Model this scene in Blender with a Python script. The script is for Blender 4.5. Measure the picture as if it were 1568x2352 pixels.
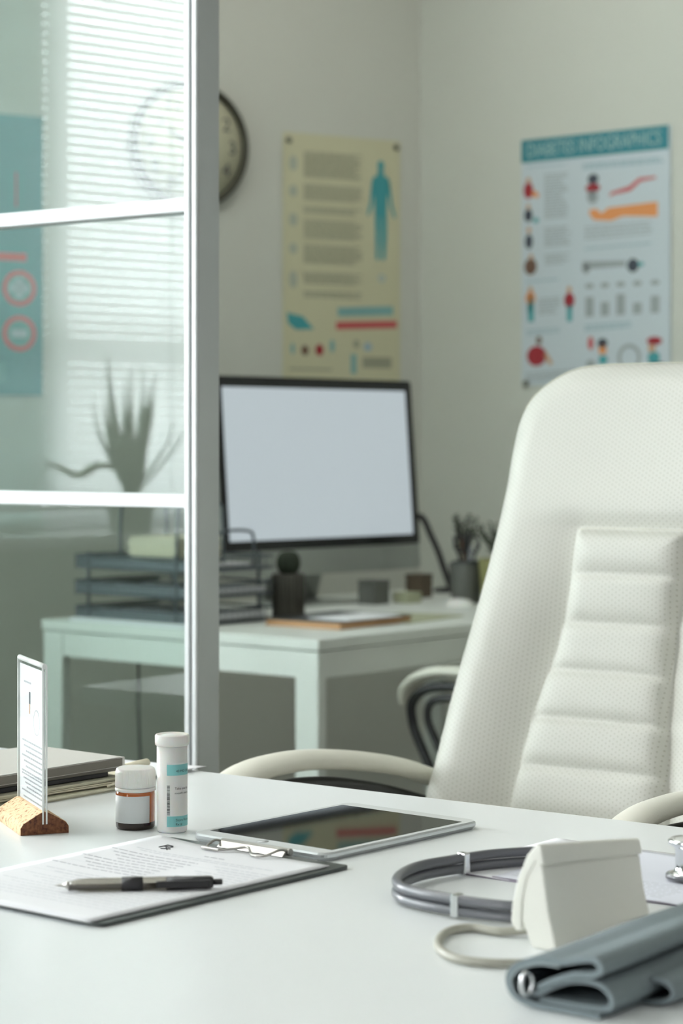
import bpy, bmesh, math, random
from mathutils import Vector, Matrix
random.seed(7)
scene = bpy.context.scene
for o in list(bpy.data.objects): bpy.data.objects.remove(o)
PI = math.pi
def R(d): return math.radians(d)
# ------------------------------------------------------------------ camera
CAM_H = 1.125
cam = bpy.data.cameras.new('camera'); camo = bpy.data.objects.new('camera', cam)
scene.collection.objects.link(camo); scene.camera = camo
camo.location = (0, 0, CAM_H); camo.rotation_euler = (R(90), 0, 0)
cam.sensor_fit = 'HORIZONTAL'; cam.sensor_width = 24.0
cam.lens = 5000 / 1568 * 24.0
cam.shift_y = -156 / 1568
cam.clip_start = 0.05; cam.clip_end = 100
cam.dof.use_dof = True; cam.dof.focus_distance = 2.25
cam.dof.aperture_fstop = (cam.lens / 1000) / 0.0125
# ------------------------------------------------------------------ render look
scene.view_settings.view_transform = 'Standard'; scene.view_settings.look = 'None'
scene.view_settings.gamma = 1; scene.view_settings.use_curve_mapping = False
scene.view_settings.exposure = 0.31
scene.cycles.use_denoising = True
scene.cycles.max_bounces = 10; scene.cycles.transparent_max_bounces = 16
scene.cycles.sample_clamp_indirect = 6
scene.cycles.caustics_reflective = False; scene.cycles.caustics_refractive = False
# ------------------------------------------------------------------ sky: bright towards the window side (left), dimmer behind the camera
W = bpy.data.worlds.new('sky'); scene.world = W; W.use_nodes = True
nt = W.node_tree; nt.nodes.clear()
wo = nt.nodes.new('ShaderNodeOutputWorld'); bg = nt.nodes.new('ShaderNodeBackground')
tc = nt.nodes.new('ShaderNodeTexCoord'); sp = nt.nodes.new('ShaderNodeVectorMath'); sp.operation = 'DOT_PRODUCT'; sp.inputs[1].default_value = (-0.918, 0.397, 0)
mr = nt.nodes.new('ShaderNodeMapRange'); mr.interpolation_type = 'SMOOTHSTEP'
SKY_LEFT, SKY_BACK = 33.0, 0.20
mr.inputs['From Min'].default_value = 0.25; mr.inputs['From Max'].default_value = 0.75
mr.inputs['To Min'].default_value = SKY_BACK; mr.inputs['To Max'].default_value = SKY_LEFT
nt.links.new(tc.outputs['Generated'], sp.inputs[0]); nt.links.new(sp.outputs['Value'], mr.inputs['Value'])
bg.inputs['Color'].default_value = (1.0, 0.995, 1.01, 1)
nt.links.new(mr.outputs['Result'], bg.inputs['Strength']); nt.links.new(bg.outputs[0], wo.inputs[0])
# soft unseen fill lights added under the ceiling, front and rear
def area(name, loc, direction, sx, sy, power, col=(0.92, 1, 1)):
    l = bpy.data.lights.new(name, 'AREA'); l.shape = 'RECTANGLE'; l.size = sx; l.size_y = sy
    l.energy = power; l.color = col
    o = bpy.data.objects.new(name, l); scene.collection.objects.link(o)
    o.location = loc; o.rotation_euler = Vector(direction).to_track_quat('-Z', 'Y').to_euler(); return o
WIN_N = (0.918, -0.397)
area('overhead_fill_light', (-1.3, 2.75, 2.84), (0, 0, -1), 1.2, 1.2, 17, (1, 0.97, 0.92))
area('rear_overhead_fill_light', (0.15, 5.0, 2.86), (0, 0, -1), 1.0, 1.0, 6.5, (1, 0.975, 0.90))

# ------------------------------------------------------------------ materials
def lin(c):
    return tuple((x / 255 / 12.92) if x / 255 <= 0.04045 else ((x / 255 + 0.055) / 1.055) ** 2.4 for x in c)
M = {}
def mat(name, col, rough=0.5, metal=0.0, noise=0.0, nscale=40, bump=0.0, bscale=200, srgb=False, coat=0.0,
        alpha=1.0, emit=None, trans=0.0, sub=0.0, spec=0.5):
    m = bpy.data.materials.new(name); m.use_nodes = True; n = m.node_tree; b = n.nodes['Principled BSDF']
    c = lin(col) if srgb else col
    b.inputs['Base Color'].default_value = (*c, 1); b.inputs['Roughness'].default_value = rough
    b.inputs['Metallic'].default_value = metal; b.inputs['Specular IOR Level'].default_value = spec
    b.inputs['Coat Weight'].default_value = coat; b.inputs['Alpha'].default_value = alpha
    b.inputs['Transmission Weight'].default_value = trans
    if sub: b.inputs['Subsurface Weight'].default_value = sub; b.inputs['Subsurface Scale'].default_value = 0.004
    if emit: b.inputs['Emission Color'].default_value = (*emit[0], 1); b.inputs['Emission Strength'].default_value = emit[1]
    t = n.nodes.new('ShaderNodeTexCoord')
    if noise:
        no = n.nodes.new('ShaderNodeTexNoise'); no.inputs['Scale'].default_value = nscale; no.inputs['Detail'].default_value = 5
        mx = n.nodes.new('ShaderNodeMix'); mx.data_type = 'RGBA'
        mx.inputs[6].default_value = (*[max(0, x * (1 - noise)) for x in c], 1)
        mx.inputs[7].default_value = (*[min(1, x * (1 + noise)) for x in c], 1)
        n.links.new(t.outputs['Object'], no.inputs['Vector']); n.links.new(no.outputs['Fac'], mx.inputs[0])
        n.links.new(mx.outputs[2], b.inputs['Base Color'])
    if bump:
        nb = n.nodes.new('ShaderNodeTexNoise'); nb.inputs['Scale'].default_value = bscale; nb.inputs['Detail'].default_value = 3
        bp = n.nodes.new('ShaderNodeBump'); bp.inputs['Strength'].default_value = bump; bp.inputs['Distance'].default_value = 0.001
        n.links.new(t.outputs['Object'], nb.inputs['Vector']); n.links.new(nb.outputs['Fac'], bp.inputs['Height'])
        n.links.new(bp.outputs[0], b.inputs['Normal'])
    M[name] = m; return m
mat('wall', (0.60, 0.608, 0.55), 0.85, noise=0.02, nscale=3, bump=0.15, bscale=150)
mat('ceiling', (0.72, 0.73, 0.69), 0.9, bump=0.1)
mat('floor', (0.22, 0.21, 0.18), 0.45, noise=0.15, nscale=6)
mat('skirting', (0.7, 0.7, 0.67), 0.5)
mat('desk_white', (0.885, 0.92, 0.925), 0.26, noise=0.01, nscale=8, spec=0.45)
mat('table_white', (0.76, 0.79, 0.75), 0.4)
mat('aluminium', (0.50, 0.53, 0.53), 0.4, metal=0.3)
mat('frame_white', (0.80, 0.83, 0.85), 0.35)
mat('black_metal', (0.015, 0.016, 0.017), 0.4, metal=0.2)
mat('dark_metal', (0.07, 0.08, 0.085), 0.45, metal=0.5)
mat('chrome', (0.75, 0.77, 0.78), 0.12, metal=1.0)
mat('steel', (0.42, 0.41, 0.385), 0.3, metal=1.0)
mat('black_plastic', (0.018, 0.018, 0.02), 0.35)
mat('white_plastic', (0.84, 0.84, 0.81), 0.35, sub=0.15)
mat('device_plastic', (0.84, 0.84, 0.77), 0.45)
mat('silver', (0.66, 0.69, 0.70), 0.3, metal=0.7)
mat('tablet_bezel', (0.80, 0.83, 0.83), 0.2)
mat('black_glass', (0.006, 0.007, 0.008), 0.03, spec=0.9)
mat('bezel_black', (0.006, 0.007, 0.009), 0.25)
mat('monitor_silver', (0.36, 0.38, 0.36), 0.35, metal=0.5)
mat('display', (0.35, 0.38, 0.4), 0.2, emit=((0.80, 0.91, 1.0), 0.33))
mat('paper', (0.83, 0.84, 0.87), 0.75, noise=0.01, nscale=10)
mat('paper_blue', (0.78, 0.80, 0.88), 0.7)
mat('purple_paper', (0.20, 0.16, 0.25), 0.6)
mat('cream_paper', (0.74, 0.70, 0.55), 0.8, noise=0.05, nscale=60)
mat('folder_cream', (0.62, 0.60, 0.47), 0.7, noise=0.06, nscale=30)
mat('taupe', (0.60, 0.58, 0.54), 0.42, bump=0.2, bscale=900)
mat('taupe_edge', (0.17, 0.155, 0.13), 0.7)
mat('black_cover', (0.02, 0.02, 0.021), 0.5)
mat('ink', (0.05, 0.05, 0.06), 0.7)
mat('ink_grey', (0.38, 0.39, 0.43), 0.8)
mat('ink_faint', (0.62, 0.64, 0.68), 0.8)
mat('board_dark', (0.035, 0.045, 0.043), 0.35)
mat('rubber_grey', (0.10, 0.105, 0.12), 0.32, spec=0.9)
mat('hose_beige', (0.35, 0.345, 0.29), 0.4)
mat('amber', (0.42, 0.10, 0.012), 0.08, spec=0.8, coat=0.4)
mat('amber_dark', (0.018, 0.009, 0.005), 0.1)
mat('pill_label', (0.66, 0.69, 0.69), 0.5)
mat('teal', (0.22, 0.55, 0.55), 0.5)
mat('tube_plastic', (0.80, 0.80, 0.78), 0.35, sub=0.2)
mat('tray_mesh', (0.10, 0.12, 0.135), 0.5, metal=0.3)
mat('vase_brown', (0.055, 0.052, 0.040), 0.5, bump=0.3)
mat('cactus_green', (0.018, 0.028, 0.014), 0.7)
mat('plant_green', (0.035, 0.07, 0.045), 0.6, noise=0.3, nscale=30)
mat('succulent', (0.06, 0.075, 0.05), 0.7, noise=0.3, nscale=60)
mat('leaf_olive', (0.13, 0.17, 0.08), 0.6)
mat('soil', (0.03, 0.022, 0.015), 0.9)
mat('pot_olive', (0.26, 0.25, 0.10), 0.5)
mat('pot_grey', (0.12, 0.125, 0.11), 0.6)
mat('orange_board', (0.48, 0.27, 0.13), 0.6)
mat('poster_icon', (0.42, 0.45, 0.37), 0.7)
mat('clock_face', (0.56, 0.55, 0.40), 0.6)
mat('clock_rim', (0.065, 0.065, 0.045), 0.4, metal=0.4)
mat('pen_grey', (0.16, 0.15, 0.14), 0.3)
mat('cuff_fabric', (0.18, 0.22, 0.235), 0.75, noise=0.08, nscale=300, bump=0.4, bscale=900)
mat('cuff_edge', (0.26, 0.31, 0.32), 0.75)
mat('poster_cream', (0.60, 0.58, 0.40), 0.7)
mat('poster_pale', (0.56, 0.62, 0.66), 0.7)
mat('poster_aqua', (0.18, 0.36, 0.38), 0.7)
mat('print_line', (0.34, 0.34, 0.25), 0.8)
mat('print_teal', (0.06, 0.33, 0.36), 0.7)
mat('print_teal_pale', (0.22, 0.42, 0.42), 0.7)
mat('print_header', (0.03, 0.21, 0.25), 0.7)
mat('print_header_text', (0.36, 0.50, 0.50), 0.7)
mat('print_red', (0.52, 0.10, 0.10), 0.7)
mat('print_red_bright', (0.75, 0.16, 0.16), 0.7)
mat('print_darkred', (0.33, 0.02, 0.03), 0.7)
mat('print_brown', (0.16, 0.09, 0.06), 0.7)
mat('print_orange', (0.72, 0.29, 0.10), 0.7)
mat('print_skin', (0.55, 0.33, 0.20), 0.7)
mat('print_grey', (0.33, 0.36, 0.37), 0.7)
mat('print_bluegrey', (0.36, 0.47, 0.52), 0.7)
mat('print_dark', (0.05, 0.06, 0.08), 0.7)
mat('pin_grey', (0.20, 0.20, 0.16), 0.4)
mat('box_brown', (0.12, 0.09, 0.06), 0.7)
mat('pale_green', (0.45, 0.47, 0.32), 0.7)

# cork: speckled
def cork_mat(name, base, dark, light):
    m = bpy.data.materials.new(name); m.use_nodes = True; n = m.node_tree; b = n.nodes['Principled BSDF']
    t = n.nodes.new('ShaderNodeTexCoord'); v = n.nodes.new('ShaderNodeTexVoronoi'); v.inputs['Scale'].default_value = 420
    no = n.nodes.new('ShaderNodeTexNoise'); no.inputs['Scale'].default_value = 260; no.inputs['Detail'].default_value = 4
    cr = n.nodes.new('ShaderNodeValToRGB'); cr.color_ramp.elements[0].color = (*dark, 1); cr.color_ramp.elements[0].position = 0.33
    cr.color_ramp.elements[1].color = (*base, 1); cr.color_ramp.elements[1].position = 0.43
    e = cr.color_ramp.elements.new(0.75); e.color = (*light, 1)
    n.links.new(t.outputs['Object'], no.inputs['Vector']); n.links.new(no.outputs['Fac'], cr.inputs[0])
    n.links.new(cr.outputs[0], b.inputs['Base Color']); b.inputs['Roughness'].default_value = 0.85
    n.links.new(t.outputs['Object'], v.inputs['Vector'])
    bp = n.nodes.new('ShaderNodeBump'); bp.inputs['Strength'].default_value = 0.35; bp.inputs['Distance'].default_value = 0.0006
    n.links.new(v.outputs['Distance'], bp.inputs['Height']); n.links.new(bp.outputs[0], b.inputs['Normal']); M[name] = m
cork_mat('cork', (0.66, 0.45, 0.27), (0.30, 0.15, 0.07), (0.74, 0.54, 0.34))
cork_mat('cork_dark', (0.13, 0.045, 0.02), (0.06, 0.018, 0.01), (0.24, 0.10, 0.045))

# thin architectural glass: tinted see-through plus Schlick reflection
def glass_mat(name, tint, f0, rough=0.0, grz=None):
    m = bpy.data.materials.new(name); m.use_nodes = True; n = m.node_tree; n.nodes.clear()
    out = n.nodes.new('ShaderNodeOutputMaterial'); mx = n.nodes.new('ShaderNodeMixShader')
    tr = n.nodes.new('ShaderNodeBsdfTransparent'); tr.inputs[0].default_value = (*tint, 1)
    gl = n.nodes.new('ShaderNodeBsdfGlossy'); gl.inputs['Roughness'].default_value = rough
    lw = n.nodes.new('ShaderNodeLayerWeight'); lw.inputs['Blend'].default_value = 0.5
    p = n.nodes.new('ShaderNodeMath'); p.operation = 'POWER'; p.inputs[1].default_value = 5
    a = n.nodes.new('ShaderNodeMath'); a.operation = 'MULTIPLY_ADD'; a.inputs[1].default_value = (1 - f0) if grz is None else grz; a.inputs[2].default_value = f0
    n.links.new(lw.outputs['Facing'], p.inputs[0]); n.links.new(p.outputs[0], a.inputs[0]); n.links.new(a.outputs[0], mx.inputs[0])
    n.links.new(tr.outputs[0], mx.inputs[1]); n.links.new(gl.outputs[0], mx.inputs[2]); n.links.new(mx.outputs[0], out.inputs[0]); M[name] = m
glass_mat('partition_glass', (0.90, 0.955, 0.94), 0.055)
glass_mat('acrylic', (0.985, 0.995, 0.99), 0.03, 0.02, 0.35)
glass_mat('pen_clear', (0.62, 0.60, 0.55), 0.08, 0.12, 0.5)
glass_mat('clear_glass', (0.97, 0.98, 0.98), 0.04)
def edge_mat():
    mat('acrylic_edge', (0.82, 0.85, 0.83), 0.15, spec=0.7)
edge_mat()
# blind slats: thin white, half lets daylight through
def slat_mat():
    m = bpy.data.materials.new('blind_slat'); m.use_nodes = True; n = m.node_tree; n.nodes.clear()
    out = n.nodes.new('ShaderNodeOutputMaterial'); mx = n.nodes.new('ShaderNodeMixShader'); mx.inputs[0].default_value = 0.6
    d = n.nodes.new('ShaderNodeBsdfDiffuse'); d.inputs[0].default_value = (0.85, 0.87, 0.87, 1)
    t = n.nodes.new('ShaderNodeBsdfTranslucent'); t.inputs[0].default_value = (0.88, 0.93, 0.93, 1)
    n.links.new(d.outputs[0], mx.inputs[1]); n.links.new(t.outputs[0], mx.inputs[2]); n.links.new(mx.outputs[0], out.inputs[0]); M['blind_slat'] = m
slat_mat()
M['dimming_fabric'] = M['blind_slat'].copy(); M['dimming_fabric'].name = 'dimming_fabric'
for nd in M['dimming_fabric'].node_tree.nodes:
    if nd.type == 'BSDF_TRANSLUCENT': nd.inputs[0].default_value = (0.52, 0.61, 0.60, 1)
# perforated cream-white leather: staggered dots in object space (x across, z up), soft grain bump
def leather_mat():
    m = bpy.data.materials.new('leather'); m.use_nodes = True; n = m.node_tree; b = n.nodes['Principled BSDF']; L = n.links
    t = n.nodes.new('ShaderNodeTexCoord'); s = n.nodes.new('ShaderNodeSeparateXYZ'); L.new(t.outputs['Object'], s.inputs[0])
    def mth(op, a, bb=None, c=None):
        k = n.nodes.new('ShaderNodeMath'); k.operation = op
        for i, v in enumerate((a, bb, c)):
            if v is None: continue
            if isinstance(v, (int, float)): k.inputs[i].default_value = v
            else: L.new(v, k.inputs[i])
        return k.outputs[0]
    px, pz = 0.0105, 0.0066
    def lattice(off):
        u = mth('SUBTRACT', mth('FRACT', mth('ADD', mth('DIVIDE', s.outputs['X'], px), off + 100)), 0.5)
        v = mth('SUBTRACT', mth('FRACT', mth('ADD', mth('DIVIDE', s.outputs['Z'], pz), off + 100)), 0.5)
        u = mth('MULTIPLY', u, px); v = mth('MULTIPLY', v, pz)
        return mth('SQRT', mth('ADD', mth('MULTIPLY', u, u), mth('MULTIPLY', v, v)))
    d = mth('MINIMUM', lattice(0), lattice(0.5))
    r = n.nodes.new('ShaderNodeMapRange'); r.interpolation_type = 'SMOOTHSTEP'; L.new(d, r.inputs['Value'])
    r.inputs['From Min'].default_value = 0.0004; r.inputs['From Max'].default_value = 0.00105
    mx = n.nodes.new('ShaderNodeMix'); mx.data_type = 'RGBA'; L.new(r.outputs[0], mx.inputs[0])
    mx.inputs[6].default_value = (0.42, 0.41, 0.33, 1); mx.inputs[7].default_value = (0.72, 0.718, 0.665, 1)
    L.new(mx.outputs[2], b.inputs['Base Color']); b.inputs['Roughness'].default_value = 0.48
    bp = n.nodes.new('ShaderNodeBump'); bp.inputs['Strength'].default_value = 0.4; bp.inputs['Distance'].default_value = 0.0006
    no = n.nodes.new('ShaderNodeTexNoise'); no.inputs['Scale'].default_value = 500; L.new(t.outputs['Object'], no.inputs['Vector'])
    h = mth('ADD', r.outputs[0], mth('MULTIPLY', no.outputs['Fac'], 0.15)); L.new(h, bp.inputs['Height']); L.new(bp.outputs[0], b.inputs['Normal'])
    M['leather'] = m
leather_mat()
mat('leather_plain', (0.76, 0.75, 0.66), 0.45, bump=0.15, bscale=500)
mat('thread', (0.74, 0.73, 0.62), 0.7)
mat('ribs', (0.055, 0.052, 0.040), 0.6)

# ------------------------------------------------------------------ geometry helpers
def catmull(pts, k=8, closed=False):
    pts = [Vector(p) for p in pts]; n = len(pts); out = []
    rng = n if closed else n - 1
    for i in range(rng):
        if closed: a, b, c, d = pts[(i - 1) % n], pts[i], pts[(i + 1) % n], pts[(i + 2) % n]
        else: a, b, c, d = pts[max(i - 1, 0)], pts[i], pts[i + 1], pts[min(i + 2, n - 1)]
        for j in range(k):
            t = j / k
            out.append(0.5 * ((2 * b) + (c - a) * t + (2 * a - 5 * b + 4 * c - d) * t * t + (3 * b - a - 3 * c + d) * t ** 3))
    if not closed: out.append(pts[-1])
    return out
class MB:
    """collects shapes; build() links them as ONE mesh object"""
    def __init__(s): s.v = []; s.f = []; s.m = []; s.sm = []
    def add(s, vs, fs, mi=0, smooth=False):
        o = len(s.v); s.v += [tuple(v) for v in vs]
        for f in fs: s.f.append([i + o for i in f]); s.m.append(mi); s.sm.append(smooth)
        return s
    def box(s, x0, y0, z0, x1, y1, z1, mi=0):
        v = [(x, y, z) for z in (z0, z1) for y in (y0, y1) for x in (x0, x1)]
        return s.add(v, [(0, 2, 3, 1), (4, 5, 7, 6), (0, 1, 5, 4), (2, 6, 7, 3), (0, 4, 6, 2), (1, 3, 7, 5)], mi)
    def tube(s, pts, r, n=12, mi=0, caps=True, closed=False, rads=None, flat=1.0):
        pts = [Vector(p) for p in pts]; N = len(pts); vs = []; up = None
        for i, p in enumerate(pts):
            if closed: t = pts[(i + 1) % N] - pts[i - 1]
            else: t = pts[min(i + 1, N - 1)] - pts[max(i - 1, 0)]
            t = t.normalized()
            if up is None:
                up = Vector((0, 0, 1)) if abs(t.z) < 0.9 else Vector((1, 0, 0))
            up = (up - t * up.dot(t)).normalized(); sd = t.cross(up)
            rr = rads[i] if rads else r
            for k in range(n):
                a = 2 * PI * k / n; vs.append(p + sd * math.cos(a) * rr + up * math.sin(a) * rr * flat)
        fs = []
        for i in range(N if closed else N - 1):
            for k in range(n):
                a, b = i * n + k, i * n + (k + 1) % n; j = (i + 1) % N
                fs.append((a, b, j * n + (k + 1) % n, j * n + k))
        s.add(vs, [f[::-1] for f in fs], mi, True)
        if caps and not closed:
            o = len(s.v) - len(vs)
            s.f.append([o + k for k in range(n)]); s.m.append(mi); s.sm.append(False)
            s.f.append([o + (N - 1) * n + k for k in reversed(range(n))]); s.m.append(mi); s.sm.append(False)
        return s
    def lathe(s, prof, n=48, mi=0, c=(0, 0, 0), smooth=True, a0=0.0, a1=2 * PI, ribs=0, ribd=0.0):
        full = abs(a1 - a0 - 2 * PI) < 1e-6; cols = n if full else n + 1; vs = []; fs = []
        for (r, z) in prof:
            for k in range(cols):
                a = a0 + (a1 - a0) * k / n
                rr = r + (ribd * (0.5 + 0.5 * math.cos(ribs * a)) if ribs and r > 0.001 else 0)
                vs.append((c[0] + rr * math.cos(a), c[1] + rr * math.sin(a), c[2] + z))
        for i in range(len(prof) - 1):
            for k in range(n):
                k2 = (k + 1) % cols; fs.append((i * cols + k, i * cols + k2, (i + 1) * cols + k2, (i + 1) * cols + k))
        return s.add(vs, fs, mi, smooth)
    def prism(s, poly, d0, d1, axis='y', mi=0, smooth=False, cap=True):
        """poly in the plane normal to axis: y -> (x,z), z -> (x,y), x -> (y,z)"""
        n = len(poly)
        def P(p, d):
            return {'y': (p[0], d, p[1]), 'z': (p[0], p[1], d), 'x': (d, p[0], p[1])}[axis]
        vs = [P(p, d0) for p in poly] + [P(p, d1) for p in poly]
        s.add(vs, [(i, (i + 1) % n, n + (i + 1) % n, n + i) for i in range(n)], mi, smooth)
        if cap:
            o = len(s.v) - 2 * n
            s.f.append([o + i for i in range(n)]); s.m.append(mi); s.sm.append(False)
            s.f.append([o + n + i for i in reversed(range(n))]); s.m.append(mi); s.sm.append(False)
        return s
    def sheet(s, poly, y=0.0, mi=0, th=0.0004):
        """thin printed shape on a wall-type frame (x right, z up, -y to viewer)"""
        return s.prism(poly, y, y - th, 'y', mi)
    def rect(s, x, z, w, h, y=0.0, mi=0, th=0.0004):
        return s.box(x, y - th, z, x + w, y, z + h, mi)
    def ell(s, x, z, rx, rz, y=0.0, mi=0, n=20, th=0.0004):
        return s.sheet([(x + rx * math.cos(2 * PI * k / n), z + rz * math.sin(2 * PI * k / n)) for k in range(n)], y, mi, th)
    def ring(s, x, z, r0, r1, y=0.0, mi=0, n=32, th=0.0004):
        for k in range(n):
            a, b = 2 * PI * k / n, 2 * PI * (k + 1) / n
            s.sheet([(x + r0 * math.cos(a), z + r0 * math.sin(a)), (x + r1 * math.cos(a), z + r1 * math.sin(a)),
                     (x + r1 * math.cos(b), z + r1 * math.sin(b)), (x + r0 * math.cos(b), z + r0 * math.sin(b))], y, mi, th)
        return s
    def build(s, name, mats, parent=None, bevel=0.0, seg=2, recalc=True, sub=0, loc=None, rot=None):
        me = bpy.data.meshes.new(name); me.from_pydata(s.v, [], s.f)
        for mm in (mats if isinstance(mats, (list, tuple)) else [mats]): me.materials.append(M[mm])
        for i, p in enumerate(me.polygons): p.material_index = s.m[i]; p.use_smooth = s.sm[i]
        if recalc:
            bm = bmesh.new(); bm.from_mesh(me); bmesh.ops.recalc_face_normals(bm, faces=bm.faces); bm.to_mesh(me); bm.free()
        o = bpy.data.objects.new(name, me); scene.collection.objects.link(o)
        if parent: o.parent = parent
        if loc: o.location = loc
        if rot: o.rotation_euler = rot
        if bevel:
            b = o.modifiers.new('bevel', 'BEVEL'); b.width = bevel; b.segments = seg; b.limit_method = 'ANGLE'; b.angle_limit = R(35)
            b.harden_normals = False
        if sub:
            q = o.modifiers.new('sub', 'SUBSURF'); q.levels = sub; q.render_levels = sub
        return o
def tag(o, label=None, cat=None, group=None, kind=None):
    if label: o['label'] = label
    if cat: o['category'] = cat
    if group: o['group'] = group
    if kind: o['kind'] = kind
    return o
def thing(name, label, cat, loc=(0, 0, 0), rz=0.0, group=None, mtx=None):
    o = bpy.data.objects.new(name, None); scene.collection.objects.link(o); o.empty_display_size = 0.05
    if mtx is not None: o.matrix_world = mtx
    else: o.location = loc; o.rotation_euler = (0, 0, rz)
    return tag(o, label, cat, group)
def copy_tree(o, parent=None):
    c = o.copy(); scene.collection.objects.link(c); c.parent = parent
    for ch in list(o.children): copy_tree(ch, c)
    return c
def text_geo(body, size, extr=0.0):
    cu = bpy.data.curves.new('t', 'FONT'); cu.body = body; cu.size = size; cu.resolution_u = 3; cu.extrude = extr
    to = bpy.data.objects.new('t', cu); scene.collection.objects.link(to)
    bpy.context.view_layer.update(); dg = bpy.context.evaluated_depsgraph_get()
    me = bpy.data.meshes.new_from_object(to.evaluated_get(dg))
    vs = [tuple(v.co) for v in me.vertices]; fs = [tuple(p.vertices) for p in me.polygons]
    bpy.data.objects.remove(to); bpy.data.curves.remove(cu); bpy.data.meshes.remove(me)
    return vs, fs
def put_text(mb, body, size, x, z, y=0.0, mi=0, xs=1.0, center=False, width=None):
    vs, fs = text_geo(body, size)
    w = max(v[0] for v in vs) - min(v[0] for v in vs)
    if width: xs = width / w
    ox = x - (w * xs / 2 if center else 0)
    mb.add([(ox + v[0] * xs, y, z + v[1]) for v in vs], fs, mi)
def ang(v): return math.atan2(v[1], v[0])
# main directions of the place (unit vectors on the floor)
A = Vector((-0.8034, 0.5953)); B = Vector((0.5953, 0.8034))     # front desk / partition: A runs left-away, B right-away
RZ = ang((-A[0], -A[1]))                                        # frame: x to the right along the desk edge, y away, z up
DESK = 0.74

# ------------------------------------------------------------------ the room
CW_O = Vector((0.2245, 6.2)); CW_D = Vector((0.868, 0.497)); CW_R = ang(CW_D)       # clock wall, runs left-near from the corner
RW_D = Vector((0.770, -0.638)); RW_R = ang(RW_D)                                  # poster wall, runs right-near
WW_O = Vector((-2.975, 2.4155)); WW_D = Vector((0.397, 0.918)); WW_R = ang(WW_D)  # window wall on the left
def struct(mb, name, m, loc=(0, 0, 0), rz=0.0, **k):
    o = mb.build(name, m, **k); o.location = loc; o.rotation_euler = (0, 0, rz); return tag(o, kind='structure')
CEIL = 2.9
struct(MB().box(-5, -1.5, -0.1, 5.5, 8, 0), 'floor', 'floor')
struct(MB().box(-5, -1.5, CEIL, 5.5, 8, CEIL + 0.1), 'ceiling', 'ceiling')
struct(MB().box(-2.42, 0, 0, 0.06, 0.12, CEIL), 'wall_back', 'wall', (CW_O[0], CW_O[1], 0), CW_R)
struct(MB().box(-0.06, 0, 0, 5.2, 0.12, CEIL), 'wall_right', 'wall', (CW_O[0], CW_O[1], 0), RW_R)
SILL, WTOP, WX = 0.90, 2.62, 1.05
w = MB()
w.box(WX, 0, 0, 1.20, 0.18, CEIL); w.box(1.20, 0, 0, 2.05, 0.18, SILL); w.box(1.20, 0, WTOP, 2.05, 0.18, CEIL); w.box(2.05, 0, 0, 2.86, 0.18, CEIL); w.box(-1.1, 0, 0, WX, 0.18, SILL); w.box(-1.1, 0, WTOP, WX, 0.18, CEIL)
w.box(-5.4, 0, 0, -1.1, 0.18, CEIL)
struct(w, 'wall_left', 'wall', (WW_O[0], WW_O[1], 0), WW_R)
struct(MB().box(-2.40, -0.012, 0, -0.01, 0, 0.08), 'baseboard_back', 'skirting', (CW_O[0], CW_O[1], 0), CW_R)
struct(MB().box(0.01, -0.012, 0, 5.2, 0, 0.08), 'baseboard_right', 'skirting', (CW_O[0], CW_O[1], 0), RW_R)
for i, (x0, x1) in enumerate(((-1.1, WX), (1.20, 2.05))):  # the second one is an unseen opening added as key light from the left
    wr = bpy.data.objects.new('window_%d' % (i + 1), None); scene.collection.objects.link(wr)
    wr.location = (WW_O[0], WW_O[1], 0); wr.rotation_euler = (0, 0, WW_R); tag(wr, kind='structure')
    f = MB(); t = 0.05
    f.box(x0, 0.07, SILL, x0 + t, 0.13, WTOP); f.box(x1 - t, 0.07, SILL, x1, 0.13, WTOP)
    f.box(x0, 0.07, SILL, x1, 0.13, SILL + t); f.box(x0, 0.07, WTOP - t, x1, 0.13, WTOP)
    f.box(x0, 0.075, 1.35, x1, 0.125, 1.39); xm = x0 + (x1 - x0) * 0.62; f.box(xm - 0.02, 0.075, SILL, xm + 0.02, 0.125, WTOP)
    f.build('window_frame', 'frame_white', wr, bevel=0.003)
    MB().box(x0 + t, 0.098, SILL + t, x1 - t, 0.102, WTOP - t).build('window_pane', 'clear_glass', wr)
    MB().box(x0 - 0.03, -0.21, SILL - 0.03, x1 + 0.0, 0.07, SILL).build('window_sill', 'frame_white', wr, bevel=0.004)
    if i: continue
    # horizontal blind hanging in front of the window
    bl = thing('window_blind', 'white slatted window blind, mirrored in the glass of the partition', 'blind', (WW_O[0], WW_O[1], 0), WW_R)
    s = MB(); z = 0.985
    while z < 2.66:
        s.add([(x0 - 0.02, -0.027, z + 0.0120), (x1 - 0.0, -0.027, z + 0.0120), (x1 - 0.0, -0.033, z + 0.001), (x0 - 0.02, -0.033, z + 0.001), (x0 - 0.02, -0.036, z - 0.0115), (x1 - 0.0, -0.036, z - 0.0115)],
              [(0, 1, 2, 3), (3, 2, 5, 4)], 0, True); z += 0.0238
    s.build('slats', 'blind_slat', bl, recalc=False)
    MB().box(x0 - 0.02, -0.05, 2.66, x1, -0.015, 2.70).build('headrail', 'frame_white', bl, bevel=0.002)
    MB().box(x0 - 0.02, -0.045, 0.955, x1, -0.02, 0.97).build('bottom_rail', 'frame_white', bl, bevel=0.002)
    for xx in (x0 + 0.15, (x0 + x1) / 2, x1 - 0.15): MB().tube([(xx, -0.047, 0.96), (xx, -0.047, 2.68)], 0.0012, 6).build('cord', 'frame_white', bl)

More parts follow.
